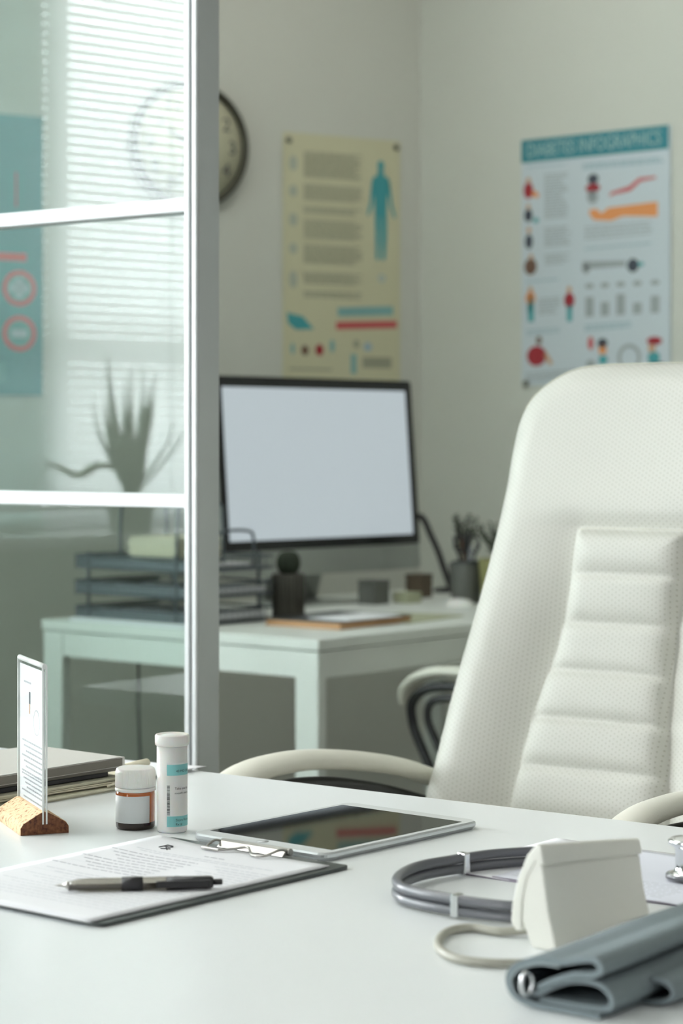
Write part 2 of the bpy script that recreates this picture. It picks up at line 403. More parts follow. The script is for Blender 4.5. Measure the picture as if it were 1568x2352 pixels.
# translucent panel added behind the blind to dim the inner part of the first window
m = MB(); m.box(0.3265, 0.020, SILL + 0.004, WX - 0.005, 0.0215, WTOP - 0.04); sd_ = thing('dimming_panel', 'added translucent panel dimming part of the left window behind the blind', 'dimming panel', (WW_O[0], WW_O[1], 0), WW_R)
m.build('fabric', 'dimming_fabric', sd_); MB().tube([(0.3265, 0.022, WTOP - 0.025), (WX - 0.005, 0.022, WTOP - 0.025)], 0.018, 16).build('roller', 'frame_white', sd_)

# ------------------------------------------------------------------ glass partition (sliding leaf), frame x = -A direction from the post
pt = thing('glass_partition', 'white framed glass partition leaf with two crossbars, standing behind the front desk', 'partition', (-0.191, 2.915, 0), RZ)
def stile(x0, x1, y0, y1, name='stile'):
    m = MB(); m.box(x0, y0, 0.0, x1, y1, 2.45); return m.build(name, 'frame_white', pt, bevel=0.0015)
# end stile with two grooves on its face
m = MB(); m.box(-0.0225, 0, 0, 0, 0.043, 2.45); m.build('stile', 'aluminium', pt, bevel=0.001)
m = MB(); m.box(-0.0215, -0.0045, 0, -0.0135, -0.0002, 2.45); m.box(-0.0085, -0.0045, 0, -0.001, -0.0002, 2.45); m.build('stile_trim', 'frame_white', pt, bevel=0.0012)
stile(-0.90, -0.86, 0, 0.043); stile(-1.76, -1.72, 0, 0.043); stile(-2.38, -2.34, 0, 0.043)
for z in (0.248, 0.648, 1.048, 1.448, 1.848, 2.248):
    MB().box(-0.86, 0.003, z - 0.0095, -0.0225, 0.040, z + 0.0095).build('crossbar', 'frame_white', pt, bevel=0.0015)
    MB().box(-1.72, 0.003, z - 0.0095, -0.90, 0.040, z + 0.0095).build('crossbar', 'frame_white', pt, bevel=0.0015)
    MB().box(-2.34, 0.003, z - 0.0095, -1.76, 0.040, z + 0.0095).build('crossbar', 'frame_white', pt, bevel=0.0015)
MB().box(-2.38, -0.002, 2.45, 0.0, 0.045, 2.49).build('top_rail', 'frame_white', pt, bevel=0.001)
MB().box(-2.34, -0.001, 0.0, -0.0225, 0.044, 0.05).build('bottom_rail', 'frame_white', pt, bevel=0.001)
zs = (0.05, 0.248, 0.648, 1.048, 1.448, 1.848, 2.248, 2.45)
for i in range(7):
    z0 = zs[i] + (0.0095 if i else 0); z1 = zs[i + 1] - (0.0095 if i < 6 else 0)
    MB().box(-0.86, 0.019, z0, -0.0225, 0.023, z1).build('glass_pane', 'partition_glass', pt)
    MB().box(-1.72, 0.019, z0, -0.90, 0.023, z1).build('glass_pane', 'partition_glass', pt)
    MB().box(-2.34, 0.019, z0, -1.76, 0.023, z1).build('glass_pane', 'partition_glass', pt)

# ------------------------------------------------------------------ front desk (frame x right along far edge, y away, z up; origin on the far edge)
fd = thing('desk', 'large white front desk with a satin top, filling the foreground', 'desk', (-0.1786, 2.574, 0), RZ)
MB().box(-0.72, -1.15, DESK - 0.028, 1.15, 0, DESK).build('desk_top', 'desk_white', fd, bevel=0.0015)
for x in (-0.68, 1.05):
    for y in (-1.10, -0.10): MB().box(x, y, 0, x + 0.06, y + 0.06, DESK - 0.028).build('leg', 'table_white', fd, bevel=0.002)
MB().box(-0.62, -0.10, DESK - 0.09, 1.05, -0.08, DESK - 0.028).build('apron', 'table_white', fd)

# ------------------------------------------------------------------ executive chair
import numpy as np
def half_outline():
    # (a, b): right half mirrored from the left outline of the photographed backrest
    L = [(0.0, 0.541), (-0.05, 0.5408), (-0.084, 0.540), (-0.124, 0.534), (-0.163, 0.514), (-0.190, 0.486), (-0.2025, 0.452), (-0.2055, 0.41),
         (-0.2055, 0.359), (-0.208, 0.297), (-0.2155, 0.192), (-0.2255, 0.082), (-0.2345, -0.015), (-0.243, -0.072), (-0.247, -0.16), (-0.235, -0.235), (-0.20, -0.28), (-0.13, -0.30), (0.0, -0.305)]
    return L
def outline_pts(n=420):
    L = half_outline(); full = L + [(-a, b) for a, b in reversed(L[1:-1])]
    c = catmull([(a, b, 0) for a, b in full], 24, closed=True)
    P = np.array([(p.x, p.y) for p in c]); seg = np.linalg.norm(np.roll(P, -1, 0) - P, axis=1); cum = np.concatenate([[0], np.cumsum(seg)])
    t = np.linspace(0, cum[-1], n, endpoint=False); PP = np.vstack([P, P[:1]])
    return np.stack([np.interp(t, cum, PP[:, 0]), np.interp(t, cum, PP[:, 1])], 1)
PW_B = [-0.32, -0.07, -0.02, 0.032, 0.08, 0.138, 0.18, 0.24, 0.300]
PW_W = [0.122, 0.113, 0.107, 0.101, 0.094, 0.086, 0.0825, 0.082, 0.084]
PW_C = [0, 0, 0, 0, 0.001, 0.004, 0.008, 0.013, 0.017]
RIDGE = [0.298, 0.2345, 0.171, 0.1075, 0.044, -0.0195, -0.083, -0.1465, -0.21, -0.28]
def backrest_mesh():
    N, K = 640, 84
    O = outline_pts(N)
    S = np.stack([np.zeros(N), np.clip(O[:, 1], -0.20, 0.43)], 1)
    rings = []; rr = 1 - (1 - np.linspace(0, 1, K)) ** 1.25
    rr[-1] = 1
    P = S[None] + (O - S)[None] * rr[:, None, None]              # K,N,2
    X, Z = P[..., 0], P[..., 1]
    # distance to outline
    flat = P.reshape(-1, 2); d = np.full(len(flat), 9.0); Oc = O; On = np.roll(O, -1, 0)
    for i in range(0, N, 1):
        a, b = Oc[i], On[i]; ab = b - a; t = np.clip(((flat - a) @ ab) / (ab @ ab), 0, 1)
        q = flat - (a + t[:, None] * ab); d = np.minimum(d, np.sqrt((q ** 2).sum(1)))
    d = d.reshape(K, N)
    pw = np.interp(Z, PW_B, PW_W)
    top = RIDGE[0]
    inside_x = pw - np.abs(X - np.interp(Z, PW_B, PW_C)); inside_z = top - Z
    din = np.minimum(inside_x, inside_z)                           # >0 inside the ribbed panel
    # signed distances outside
    ox = np.maximum(-inside_x, 0); oz = np.maximum(-inside_z, 0)
    dout = np.sqrt(ox ** 2 + oz ** 2)
    # rounded rim
    Rm = 0.055; e = np.clip(d / Rm, 0, 1); rim = np.sqrt(1 - (1 - e) ** 2)
    F = 0.056 * rim
    # gentle hollow of the whole back
    sidef = 1 / (1 + np.exp((Z - 0.335) / 0.018))                  # 1 below panel top, 0 in the head area
    D = 0.050 - 0.030 * (lambda q: q * q * (3 - 2 * q))(np.clip((Z - 0.12) / 0.18, 0, 1))
    dip_side = D * np.exp(-(np.maximum(dout, 0) / 0.050) ** 1.35) * np.where(din > 0, 0, 1) * np.exp(-(oz / 0.022) ** 1.5)
    dip_top = 0.018 * np.exp(-(oz / 0.014) ** 1.3) * np.where((inside_z <= 0) & (ox < 0.02), 1, 0) * np.exp(-(ox / 0.03) ** 2)
    head = 0.010 * np.exp(-((X / 0.13) ** 2)) * (1 - sidef)
    F = F - np.maximum(dip_side, dip_top) - head * 0.6
    # panel
    ridge = np.zeros_like(F)
    for i in range(len(RIDGE) - 1):
        u = (Z - RIDGE[i + 1]) / (RIDGE[i] - RIDGE[i + 1]); mask = (u >= 0) & (u < 1)
        uu = np.clip(u, 0, 1) ** 1.25; prof = np.clip(1 - np.abs(2 * uu - 1) ** 4, 0, 1) ** 0.65
        # fuller at the top of each cushion
        ridge = np.where(mask, prof * (0.85 + 0.15 * u), ridge)
    edge = 1 - np.exp(-np.maximum(din, 0) / 0.0085)
    Fp = 0.056 - D + 0.0125 * edge * ridge + 0.0150 * edge
    F = np.where(din > 0, Fp, F)
    F[-1, :] = 0
    bulge_side = 0.05
    # curve of the back in depth (lumbar): pushes whole shape forward in the lower middle
    lumb = 0.018 * np.exp(-((Z - 0.02) / 0.2) ** 2)
    yf = -F - lumb
    back = 0.050 * np.sqrt(1 - (1 - np.clip(d / 0.06, 0, 1)) ** 2)
    vs = []; fs = []
    for k in range(K):
        for j in range(N): vs.append((X[k, j], yf[k, j], Z[k, j]))
    for k in range(K - 1):
        for j in range(N):
            j2 = (j + 1) % N; fs.append((k * N + j, k * N + j2, (k + 1) * N + j2, (k + 1) * N + j))
    nb = len(vs); ks = list(range(0, K - 1, 6)) + [K - 1]
    for q, k in enumerate(ks):
        for j in range(N):
            vs.append((X[k, j], (back[k, j] if k < K - 1 else 0.0) - lumb[k, j], Z[k, j]))
    for q in range(len(ks) - 1):
        for j in range(N):
            j2 = (j + 1) % N; fs.append((nb + q * N + j, nb + (q + 1) * N + j, nb + (q + 1) * N + j2, nb + q * N + j2))
    # join front rim and back rim
    l = nb + (len(ks) - 1) * N
    for j in range(N):
        j2 = (j + 1) % N; fs.append(((K - 1) * N + j, (K - 1) * N + j2, l + j2, l + j))
    mb = MB(); mb.add(vs, fs, 0, True)
    def front(a, b):
        """front surface depth at a point on the panel border (bottom of the seam)"""
        q = min(1, max(0, (b - 0.12) / 0.18)); return -(0.056 - 0.050 + 0.030 * q * q * (3 - 2 * q)) - 0.018 * math.exp(-((b - 0.02) / 0.2) ** 2)
    return mb, front
def make_chair(label):
    t = thing('office_chair', label, 'chair')
    br, front = backrest_mesh()
    BH = 0.716; tilt = R(-17.5)
    bo = br.build('backrest', 'leather', t, loc=(0, 0, BH), rot=(tilt, 0, 0), recalc=True)
    # sewn seams between the cushions and up the two sides of the panel
    def dash(p, q, r=0.0006):
        st.tube([p, q], r, 5)
    for b in RIDGE[:-1]:
        st = MB(); pw = float(np.interp(b, PW_B, PW_W)); n = int(2 * pw / 0.0042)
        for i in range(n):
            xo = -pw + 2 * pw * (i + 0.15) / n; x = xo + float(np.interp(b, PW_B, PW_C)); y = front(x, b) - 0.0150 * (1 - math.exp(-(pw - abs(xo)) / 0.0085)) - 0.0003
            dash((x, y, b - 0.0012), (x + 0.0026, y, b - 0.0012))
        st.build('stitching', 'thread', bo)
    # sewn seam running round the top rim
    O = outline_pts(420); sel = [i for i in range(len(O)) if O[i, 1] > 0.47]; cen = np.array([0.0, 0.33]); pl_ = []
    for i in sel:
        t_ = O[(i + 1) % len(O)] - O[i - 1]; nn = np.array([-t_[1], t_[0]]); nn = nn / np.linalg.norm(nn)
        if nn @ (cen - O[i]) < 0: nn = -nn
        q = O[i] + nn * 0.0075; pl_.append((q[0], -0.056 * math.sqrt(1 - (1 - 0.0075 / 0.055) ** 2) - 0.0004, q[1]))
    pl_.sort(key=lambda p: math.atan2(p[2] - 0.3, p[0]))
    MB().tube(pl_, 0.0008, 6).build('rim_seam', 'thread', bo)
    # seat
    s = MB(); n = 40; prof = []
    sq = lambda a, e: math.copysign(abs(math.cos(a)) ** e, math.cos(a))
    def superr(hw, hd, z, k=64):
        return [(hw * math.copysign(abs(math.cos(2 * PI * i / k)) ** 0.55, math.cos(2 * PI * i / k)), -0.25 + hd * math.copysign(abs(math.sin(2 * PI * i / k)) ** 0.55, math.sin(2 * PI * i / k)), z) for i in range(k)]
    rings = [superr(0.20, 0.20, 0.395), superr(0.245, 0.24, 0.40), superr(0.262, 0.256, 0.43), superr(0.262, 0.256, 0.465), superr(0.245, 0.24, 0.492), superr(0.20, 0.20, 0.50), superr(0.10, 0.10, 0.498), superr(0.01, 0.01, 0.496)]
    vs = [p for r_ in rings for p in r_]; fs = []
    for i in range(len(rings) - 1):
        for j in range(64): fs.append((i * 64 + j, i * 64 + (j + 1) % 64, (i + 1) * 64 + (j + 1) % 64, (i + 1) * 64 + j))
    fs.append(tuple(reversed(range(64)))); s.add(vs, fs, 0, True); s.build('seat', 'leather', t)
    # arms: cream pad over a black steel loop
    for sx in (-1, 1):
        x = sx * 0.268
        pts = [(x * 0.955, 0.045, 0.655), (x, 0.0, 0.672), (x, -0.072, 0.694), (x, -0.16, 0.7125), (x, -0.26, 0.7265), (x, -0.33, 0.730), (x, -0.40, 0.7255), (x, -0.45, 0.708), (x, -0.478, 0.680), (x, -0.482, 0.65)]
        c = catmull(pts, 8); m = MB()
        k = len(c); rad = [0.024 * min(1, 0.55 + 3.5 * min(i, k - 1 - i) / k) for i in range(k)]
        m.tube(c, 0.024, 20, rads=rad, flat=0.52); ar = m.build('armrest', 'leather_plain', t)
        m = MB()
        loop = catmull([(x, -0.02, 0.640), (x, -0.12, 0.668), (x, -0.24, 0.692), (x, -0.34, 0.699), (x, -0.42, 0.690), (x, -0.460, 0.660), (x, -0.462, 0.622), (x, -0.440, 0.570), (x, -0.355, 0.430), (x * 0.9, -0.30, 0.385), (x * 0.5, -0.27, 0.375)], 8)
        m.tube(loop, 0.0105, 12)
        m.build('arm_bracket', 'black_metal', t)
        m = MB()
        loop = catmull([(x, 0.0, 0.628), (x, -0.12, 0.650), (x, -0.24, 0.668), (x, -0.34, 0.675), (x, -0.405, 0.664), (x, -0.420, 0.630), (x, -0.395, 0.575), (x, -0.305, 0.43), (x * 0.9, -0.25, 0.385), (x * 0.5, -0.22, 0.375)], 8)
        m.tube(loop, 0.0085, 12)
        m.build('arm_bracket', 'black_metal', t)
    MB().box(-0.14, -0.40, 0.365, 0.14, -0.12, 0.394).build('seat_plate', 'black_metal', t, bevel=0.004)
    MB().tube(catmull([(0, -0.15, 0.378), (0, 0.0, 0.37), (0, 0.10, 0.45), (0, 0.095, 0.60)], 8), 0.022, 12, flat=0.5).build('back_bar', 'black_metal', t)
    MB().lathe([(0, 0.07), (0.032, 0.07), (0.032, 0.22), (0.02, 0.22), (0.02, 0.366), (0, 0.366)], 24, c=(0, -0.25, 0)).build('gas_lift', 'black_metal', t)
    for k in range(5):
        a = 2 * PI * k / 5 + 0.3; dx, dy = math.cos(a), math.sin(a)
        MB().tube([(0, -0.25, 0.12), (dx * 0.15, -0.25 + dy * 0.15, 0.105), (dx * 0.29, -0.25 + dy * 0.29, 0.075)], 0.02, 10, rads=[0.026, 0.02, 0.014]).build('leg', 'chrome', t)
        MB().lathe([(0, -0.022), (0.022, -0.022), (0.026, -0.012), (0.026, 0.012), (0.022, 0.022), (0, 0.022)], 20).build('caster', 'black_plastic', t, loc=(dx * 0.30, -0.25 + dy * 0.30, 0.027), rot=(R(90), 0, a + PI / 2))
    return t
ch = make_chair('cream white leather office chair with high ribbed backrest, right behind the front desk')
ch.location = (0.3382, 2.8, 0); ch.rotation_euler = (0, 0, RZ)
ch2 = copy_tree(ch)
ch2['label'] = 'second cream office chair, its black looped armrest showing under the rear desk edge'
ch2.location = (0.630, 4.245, 0); ch2.rotation_euler = (0, 0, ang((-0.64, -0.768))); ch2.scale = (0.93, 0.93, 0.93)

# ------------------------------------------------------------------ things on the front desk
def dpt(px, py, h=DESK):      # calibration numbers -> point on a level plane of height h
    z = (CAM_H - h) * 5000 / (py - 1020); return Vector(((px - 784) / 5000 * z, z, h))

# --- tablet: origin at its near corner, x along the long side (right-away), y along the short side (left-away)
tb = thing('tablet', 'silver and white tablet with black screen lying beyond the clipboard', 'tablet', (-0.0156, 2.001, DESK), ang((0.149, 0.174)))
def rrect(x0, y0, x1, y1, r, n=6):
    p = []
    for cx, cy, a in ((x1 - r, y1 - r, 0), (x0 + r, y1 - r, 90), (x0 + r, y0 + r, 180), (x1 - r, y0 + r, 270)):
        for k in range(n + 1):
            t = R(a + 90 * k / n); p.append((cx + r * math.cos(t), cy + r * math.sin(t)))
    return p
m = MB(); P = rrect(0.003, 0.003, 0.236, 0.171, 0.011); P2 = rrect(0, 0, 0.239, 0.174, 0.013)
ly = [(P, 0.0), (P2, 0.0035), (P2, 0.0062), (rrect(0.001, 0.001, 0.238, 0.173, 0.012), 0.0075)]
vs = [(x, y, z) for pl, z in ly for x, y in pl]; n = len(P); fs = []
for i in range(3):
    for j in range(n): fs.append((i * n + j, i * n + (j + 1) % n, (i + 1) * n + (j + 1) % n, (i + 1) * n + j))
fs.append(tuple(range(3 * n, 4 * n))); fs.append(tuple(reversed(range(n)))); m.add(vs, fs); m.build('case', 'silver', tb)
MB().prism(rrect(0.002, 0.002, 0.237, 0.172, 0.011), 0.0075, 0.0079, 'z').build('front_glass', 'tablet_bezel', tb)
MB().prism(rrect(0.020, 0.0085, 0.219, 0.1655, 0.001), 0.0079, 0.0081, 'z').build('screen', 'black_glass', tb)
m = MB(); m.lathe([(0, 0.0079), (0.0055, 0.0079), (0.006, 0.0081), (0, 0.0081)], 24, c=(0.0105, 0.087, 0)); m.build('home_button', 'tablet_bezel', tb)

# --- clipboard: origin near corner, x along the long side (right-away), y short side (left-away)
cb = thing('clipboard', 'dark clipboard with a silver wire clip on the left of the front desk', 'clipboard', (-0.190, 1.731, DESK), ang((0.1944, 0.237)))
MB().prism(rrect(0, 0, 0.312, 0.226, 0.006), 0.0005, 0.0035, 'z').build('board', 'board_dark', cb, bevel=0.0006)
# clip on the far short edge, centre ~0.12 along y
cl = MB()
cl.tube([(0.3065, 0.066, 0.0080), (0.3065, 0.152, 0.0080)], 0.0036, 12)
cl.prism([(0.2965, 0.0050), (0.2975, 0.0040), (0.309, 0.0075), (0.3105, 0.0098), (0.3065, 0.0118), (0.302, 0.0100)], 0.068, 0.150, 'y')
cl.build('clip', 'steel', cb, bevel=0.0006)
wv = MB()
wv.tube(catmull([(0.304, 0.068, 0.009), (0.294, 0.069, 0.0115), (0.279, 0.074, 0.0078), (0.277, 0.087, 0.0072), (0.286, 0.098, 0.0080), (0.294, 0.109, 0.0095), (0.286, 0.119, 0.0080), (0.277, 0.130, 0.0072), (0.279, 0.146, 0.0078), (0.294, 0.150, 0.0115), (0.304, 0.151, 0.009)], 6), 0.0012, 8)
wv.build('wire_lever', 'steel', cb)
MB().box(0.2750, 0.128, 0.0062, 0.2785, 0.150, 0.0084).build('clip_jaw', 'steel', cb, bevel=0.0005)

def page(mb, x0, y0, x1, y1, zfun, nx=24, ny=20, th=0.0003, mi=0):
    vs = []; fs = []
    for dz in (0, th):
        for i in range(nx + 1):
            for j in range(ny + 1):
                u, v = i / nx, j / ny; vs.append((x0 + (x1 - x0) * u, y0 + (y1 - y0) * v, zfun(u, v) + dz))
    W_ = ny + 1; T = (nx + 1) * W_
    for i in range(nx):
        for j in range(ny):
            a = i * W_ + j; fs.append((a, a + W_, a + W_ + 1, a + 1)); fs.append((T + a, T + a + 1, T + a + W_ + 1, T + a + W_))
    for i in range(nx):
        a = i * W_; fs.append((a, T + a, T + a + W_, a + W_)); a = i * W_ + ny; fs.append((a, a + W_, T + a + W_, T + a))
    for j in range(ny):
        a = j; fs.append((a, a + 1, T + a + 1, T + a)); a = nx * W_ + j; fs.append((a, T + a, T + a + 1, a + 1))
    mb.add(vs, fs, mi, True)
PF = lambda u, v: 0.0046 + 0.0010 * (1 - u) * 0.3 + 0.0035 * max(0, v - 0.72) ** 1.3 * 5 * max(0.15, u) * (1 if u > 0.1 else 0.6)
pf = thing('form_sheets', 'white printed form held in the clipboard under the pen', 'paper', (-0.190, 1.731, DESK), ang((0.1944, 0.237)))
PX0, PX1, PY0, PY1 = -0.004, 0.294, 0.010, 0.222
m = MB()
page(m, PX0 - 0.001, PY0 + 0.0015, PX1, PY1 - 0.001, lambda u, v: 0.0036 + 0.8 * (PF(u, v) - 0.0046))
page(m, PX0 - 0.003, PY0 - 0.001, PX1, PY1 + 0.001, lambda u, v: 0.0041 + 0.9 * (PF(u, v) - 0.0046))
page(m, PX0, PY0, PX1, PY1, PF); m.build('sheets', 'paper', pf)
# print: text rows run along y (page is portrait: top at the clip), letters as short bars
m = MB(); rnd = random.Random(3)
def on_page(x, y): return PF((x - PX0) / (PX1 - PX0), (y - PY0) / (PY1 - PY0)) + 0.0003
def word(x, y0, y1, w, mi=0):
    k = max(1, int((y1 - y0) / 0.02))
    for q in range(k):
        ya, yb = y0 + (y1 - y0) * q / k, y0 + (y1 - y0) * (q + 1) / k
        za, zb = on_page(x, ya) + 0.0002, on_page(x, yb) + 0.0002
        m.add([(x, ya, za), (x + w, ya, za), (x + w, yb, zb), (x, yb, zb)], [(0, 1, 2, 3)], mi)
rows = [(0.252, 0.10, 0.125), (0.240, 0.03, 0.20), (0.234, 0.05, 0.19)]
rows += [(0.222 - 0.0095 * k, 0.105, 0.215 - (k % 4) * 0.012) for k in range(9)]
rows += [(0.222 - 0.0085 * k, 0.02, 0.085 - (k % 3) * 0.01) for k in range(10)]
rows += [(0.125 - 0.0085 * k, 0.02, 0.20 - (k % 3) * 0.02) for k in range(12)]
for (x, ya, yb) in rows:
    y = yb
    while y > ya:
        l = rnd.uniform(0.004, 0.012); word(x, max(ya, y - l), y, 0.0017 if x > 0.11 else 0.0012, 0 if x > 0.11 and ya > 0.09 else 1); y -= l + 0.0018
for x in (0.215, 0.165, 0.118, 0.06): word(x - 0.003, 0.02, 0.205, 0.0004, 1)
m.build('printed_text', ['ink_grey', 'ink_faint'], pf, recalc=False)
m = MB()   # the Rx sign near the top of the page
def rx(x, y, s):
    for seg in ([(0, 0), (1, 0)], [(1, 0), (1, -0.55), (0.75, -0.72), (0.52, -0.55), (0.5, 0)], [(0.5, -0.25), (-0.25, -1.1)], [(0.15, -1.1), (-0.3, -0.45)]):
        for a, b in zip(seg[:-1], seg[1:]):
            pa = (x + a[0] * s, y + a[1] * s); pb = (x + b[0] * s, y + b[1] * s)
            m.tube([(pa[0], pa[1], on_page(*pa) + 0.0003), (pb[0], pb[1], on_page(*pb) + 0.0003)], 0.0006, 4)
rx(0.256, 0.186, 0.012)
m.build('prescription_sign', 'ink', pf)

# --- pen
pe = dpt(511, 2026, 0.7505); ps = dpt(124, 2040, 0.7485)
pdir = (pe - ps); plen = pdir.length
pen = thing('ballpoint_pen', 'clear and black click ballpoint pen lying on the form', 'pen', (ps.x, ps.y, DESK + 0.0052 + 0.0056), ang((pdir.x, pdir.y)))
def along(prof, name, mm, n=24):       # lathe about local x
    mb = MB(); mb.lathe([(r, x) for x, r in prof], n); o = mb.build(name, mm, pen); o.rotation_euler = (0, R(90), 0); return o
Lp = plen
along([(0, 0.0), (0.003, 0.0006), (0.010, 0.0020), (0.010, 0.0032), (0.013, 0.0034), (0.013, 0)], 'tip', 'steel')
along([(0.013, 0), (0.013, 0.0034), (0.020, 0.0050), (0.030, 0.0055), (Lp * 0.665, 0.0055), (Lp * 0.665, 0.0)], 'barrel', 'pen_clear')
along([(Lp * 0.40, 0.0050), (Lp * 0.40, 0.0060), (Lp * 0.525, 0.0060), (Lp * 0.525, 0.0050)], 'grip', 'black_plastic')
along([(Lp * 0.665, 0), (Lp * 0.665, 0.0056), (Lp * 0.93, 0.0053), (Lp * 0.945, 0.0040), (Lp * 0.945, 0)], 'cap', 'black_plastic')
along([(Lp * 0.945, 0.0), (Lp * 0.945, 0.0026), (Lp * 0.995, 0.0026), (Lp, 0.0018), (Lp, 0)], 'push_button', 'black_plastic')
m = MB(); m.prism([(Lp * 0.60, -0.0065), (Lp * 0.61, -0.0085), (Lp * 0.92, -0.0078), (Lp * 0.935, -0.004), (Lp * 0.90, -0.004), (Lp * 0.66, -0.006)], -0.003, 0.003, 'z')
m.build('pocket_clip', 'black_plastic', pen, bevel=0.0006)
MB().tube([(0.012, 0, -0.0022), (Lp * 0.66, 0, -0.0022)], 0.0026, 12).build('ink_refill', 'pen_grey', pen)

# --- acrylic sign holder with cork foot: local x = ridge direction (left-away), y = across
sh = thing('sign_holder', 'upright clear acrylic sign holder on a cork foot at the left desk edge', 'sign holder', (-0.2925, 2.147, DESK), ang((-0.37, 0.929)))
prof = [(-0.0245, 0.0), (-0.0245, 0.007), (-0.0215, 0.0115), (-0.004, 0.0215), (0.0, 0.0225), (0.004, 0.0215), (0.0215, 0.0115), (0.0245, 0.007), (0.0245, 0.0)]
m = MB(); m.prism(prof, 0.0005, 0.108, 'x'); m.build('cork_foot', 'cork', sh, bevel=0.0008)
m = MB(); m.prism([(a * 0.985, max(0.0002, b * 0.985)) for a, b in prof], 0.0, 0.0006, 'x'); fo = m.build('foot_end', 'cork_dark', sh); fo['label'] = 'dark brown cut end of the cork foot'
# two acrylic leaves folded at the top
TOP = 0.166
for yy in (-0.0024, 0.0012):
    MB().box(0.0005, yy, 0.010, 0.1055, yy + 0.0012, TOP - 0.001).build('acrylic_leaf', 'acrylic', sh)
m = MB(); m.box(-0.0004, -0.0026, 0.010, 0.0010, -0.0010, TOP); m.box(-0.0004, 0.0010, 0.010, 0.0010, 0.0026, TOP)
m.box(0.1050, -0.0026, 0.012, 0.1062, 0.0026, TOP); m.tube([(0, 0, TOP - 0.0005), (0.106, 0, TOP - 0.0005)], 0.0027, 10)
m.build('acrylic_edge', 'acrylic_edge', sh)
MB().box(0.003, -0.0006, 0.012, 0.1035, 0.0004, TOP - 0.006).build('insert_card', 'paper', sh)
m = MB(); rnd = random.Random(5)
def bars(mb, x0, x1, z, h, y, mi=0, gap=0.0012, lo=0.003, hi=0.009, rr=rnd):
    x = x0
    while x < x1:
        l = rr.uniform(lo, hi); mb.box(x, y - 0.0001, z, min(x1, x + l), y, z + h, mi); x += l + gap
# camera sees the -x/... side: print on both faces of the card
for side in (0.0005, -0.0006):
    for k in range(7): bars(m, 0.010, 0.094 - (k % 3) * 0.008, 0.082 - 0.0052 * k, 0.0018, side)
    for k in range(9): bars(m, 0.010, 0.094 - (k % 4) * 0.007, 0.048 - 0.0042 * k if k < 5 else 0.046 - 0.0042 * k, 0.0016, side)
    m.box(0.058, side - 0.0001, 0.122, 0.064, side, 0.134, 1); m.box(0.059, side - 0.0001, 0.112, 0.063, side, 0.122, 2)
    m.ring(0.032, 0.106, 0.012, 0.0128, side, 0, 20, 0.0001); bars(m, 0.055, 0.085, 0.142, 0.002, side)
m.build('printed_text', ['ink_grey', 'print_dark', 'print_skin'], sh)

# --- amber pill jar
pj = thing('pill_jar', 'small amber pill jar with white cap and blank label', 'pill bottle', (-0.2067, 2.185, DESK))
MB().lathe([(0, 0.0), (0.0175, 0.0), (0.0195, 0.0018), (0.0197, 0.005), (0.0197, 0.0075)], 64).build('base_rim', 'amber_dark', pj)
MB().lathe([(0.0197, 0.0075), (0.0197, 0.0345), (0.0192, 0.0372), (0.0180, 0.0385), (0, 0.0385)], 64).build('glass_body', 'amber', pj)
MB().lathe([(0.0199, 0.0072), (0.02, 0.0073), (0.02, 0.0340), (0.0199, 0.0341)], 80, a0=R(-205), a1=R(-40)).build('blank_label', 'pill_label', pj)
MB().lathe([(0.0188, 0.0375), (0.0204, 0.0380), (0.0206, 0.0400), (0.0198, 0.0415), (0.0190, 0.0415)], 64).build('tamper_ring', 'white_plastic', pj)
MB().lathe([(0, 0.0418), (0.0200, 0.0418), (0.0204, 0.0425), (0.0204, 0.0560), (0.0192, 0.0598), (0.0175, 0.0608), (0, 0.0610)], 192, ribs=64, ribd=-0.0003).build('cap', 'white_plastic', pj)

# --- tall tablet tube with printed label
tu = thing('pill_tube', 'tall white pill tube with teal banded label and flip cap', 'pill bottle', (-0.1684, 2.165, DESK))
MB().lathe([(0, 0.0), (0.0135, 0.0), (0.0149, 0.0015), (0.0151, 0.004), (0.0153, 0.089), (0, 0.089)], 64).build('tube_body', 'tube_plastic', tu)
MB().lathe([(0.0155, 0.0855), (0.0168, 0.0865), (0.0170, 0.0885), (0.0170, 0.0955), (0.0160, 0.0968), (0.0148, 0.0966), (0.0140, 0.0957), (0.0085, 0.0957), (0.0078, 0.0963), (0, 0.0963)], 64).build('flip_cap', 'white_plastic', tu)
m = MB(); m.box(-0.0025, -0.0175, 0.0885, 0.0025, -0.0150, 0.0955); o = m.build('cap_tab', 'white_plastic', tu, bevel=0.0006); o.rotation_euler = (0, 0, R(78))
view = math.atan2(-2.165, 0.1684)      # angle of the side that faces the room's front
def wrap(mb, vs, fs, r, mi=0):          # vs (s, z): s arc length to the right
    mb.add([(r * math.cos(view + s / r), r * math.sin(view + s / r), z) for s, z in vs], fs, mi)
lb = MB()
def band(s0, s1, z0, z1, mi, r=0.0154):
    n = 24; vs = []
    for i in range(n + 1):
        s = s0 + (s1 - s0) * i / n; vs += [(s, z0), (s, z1)]
    wrap(lb, vs, [(2 * i, 2 * i + 2, 2 * i + 3, 2 * i + 1) for i in range(n)], r, mi)
band(-0.0052, 0.026, 0.006, 0.070, 0, 0.01537); band(-0.0052, 0.026, 0.0575, 0.0682, 1, 0.01545); band(-0.0052, 0.026, 0.0068, 0.0172, 1, 0.01545)
lb.build('tube_label', ['tube_plastic', 'teal'], tu, recalc=False)
lb = MB()
z = 0.0185; rnd = random.Random(11)
while z < 0.0478:
    h = rnd.choice([0.0003, 0.0005, 0.0008]); band(-0.0051, -0.0022, z, z + h, 0, 0.0155); z += h + rnd.choice([0.0003, 0.0004, 0.0006])
lb.build('barcode', 'ink', tu, recalc=False)
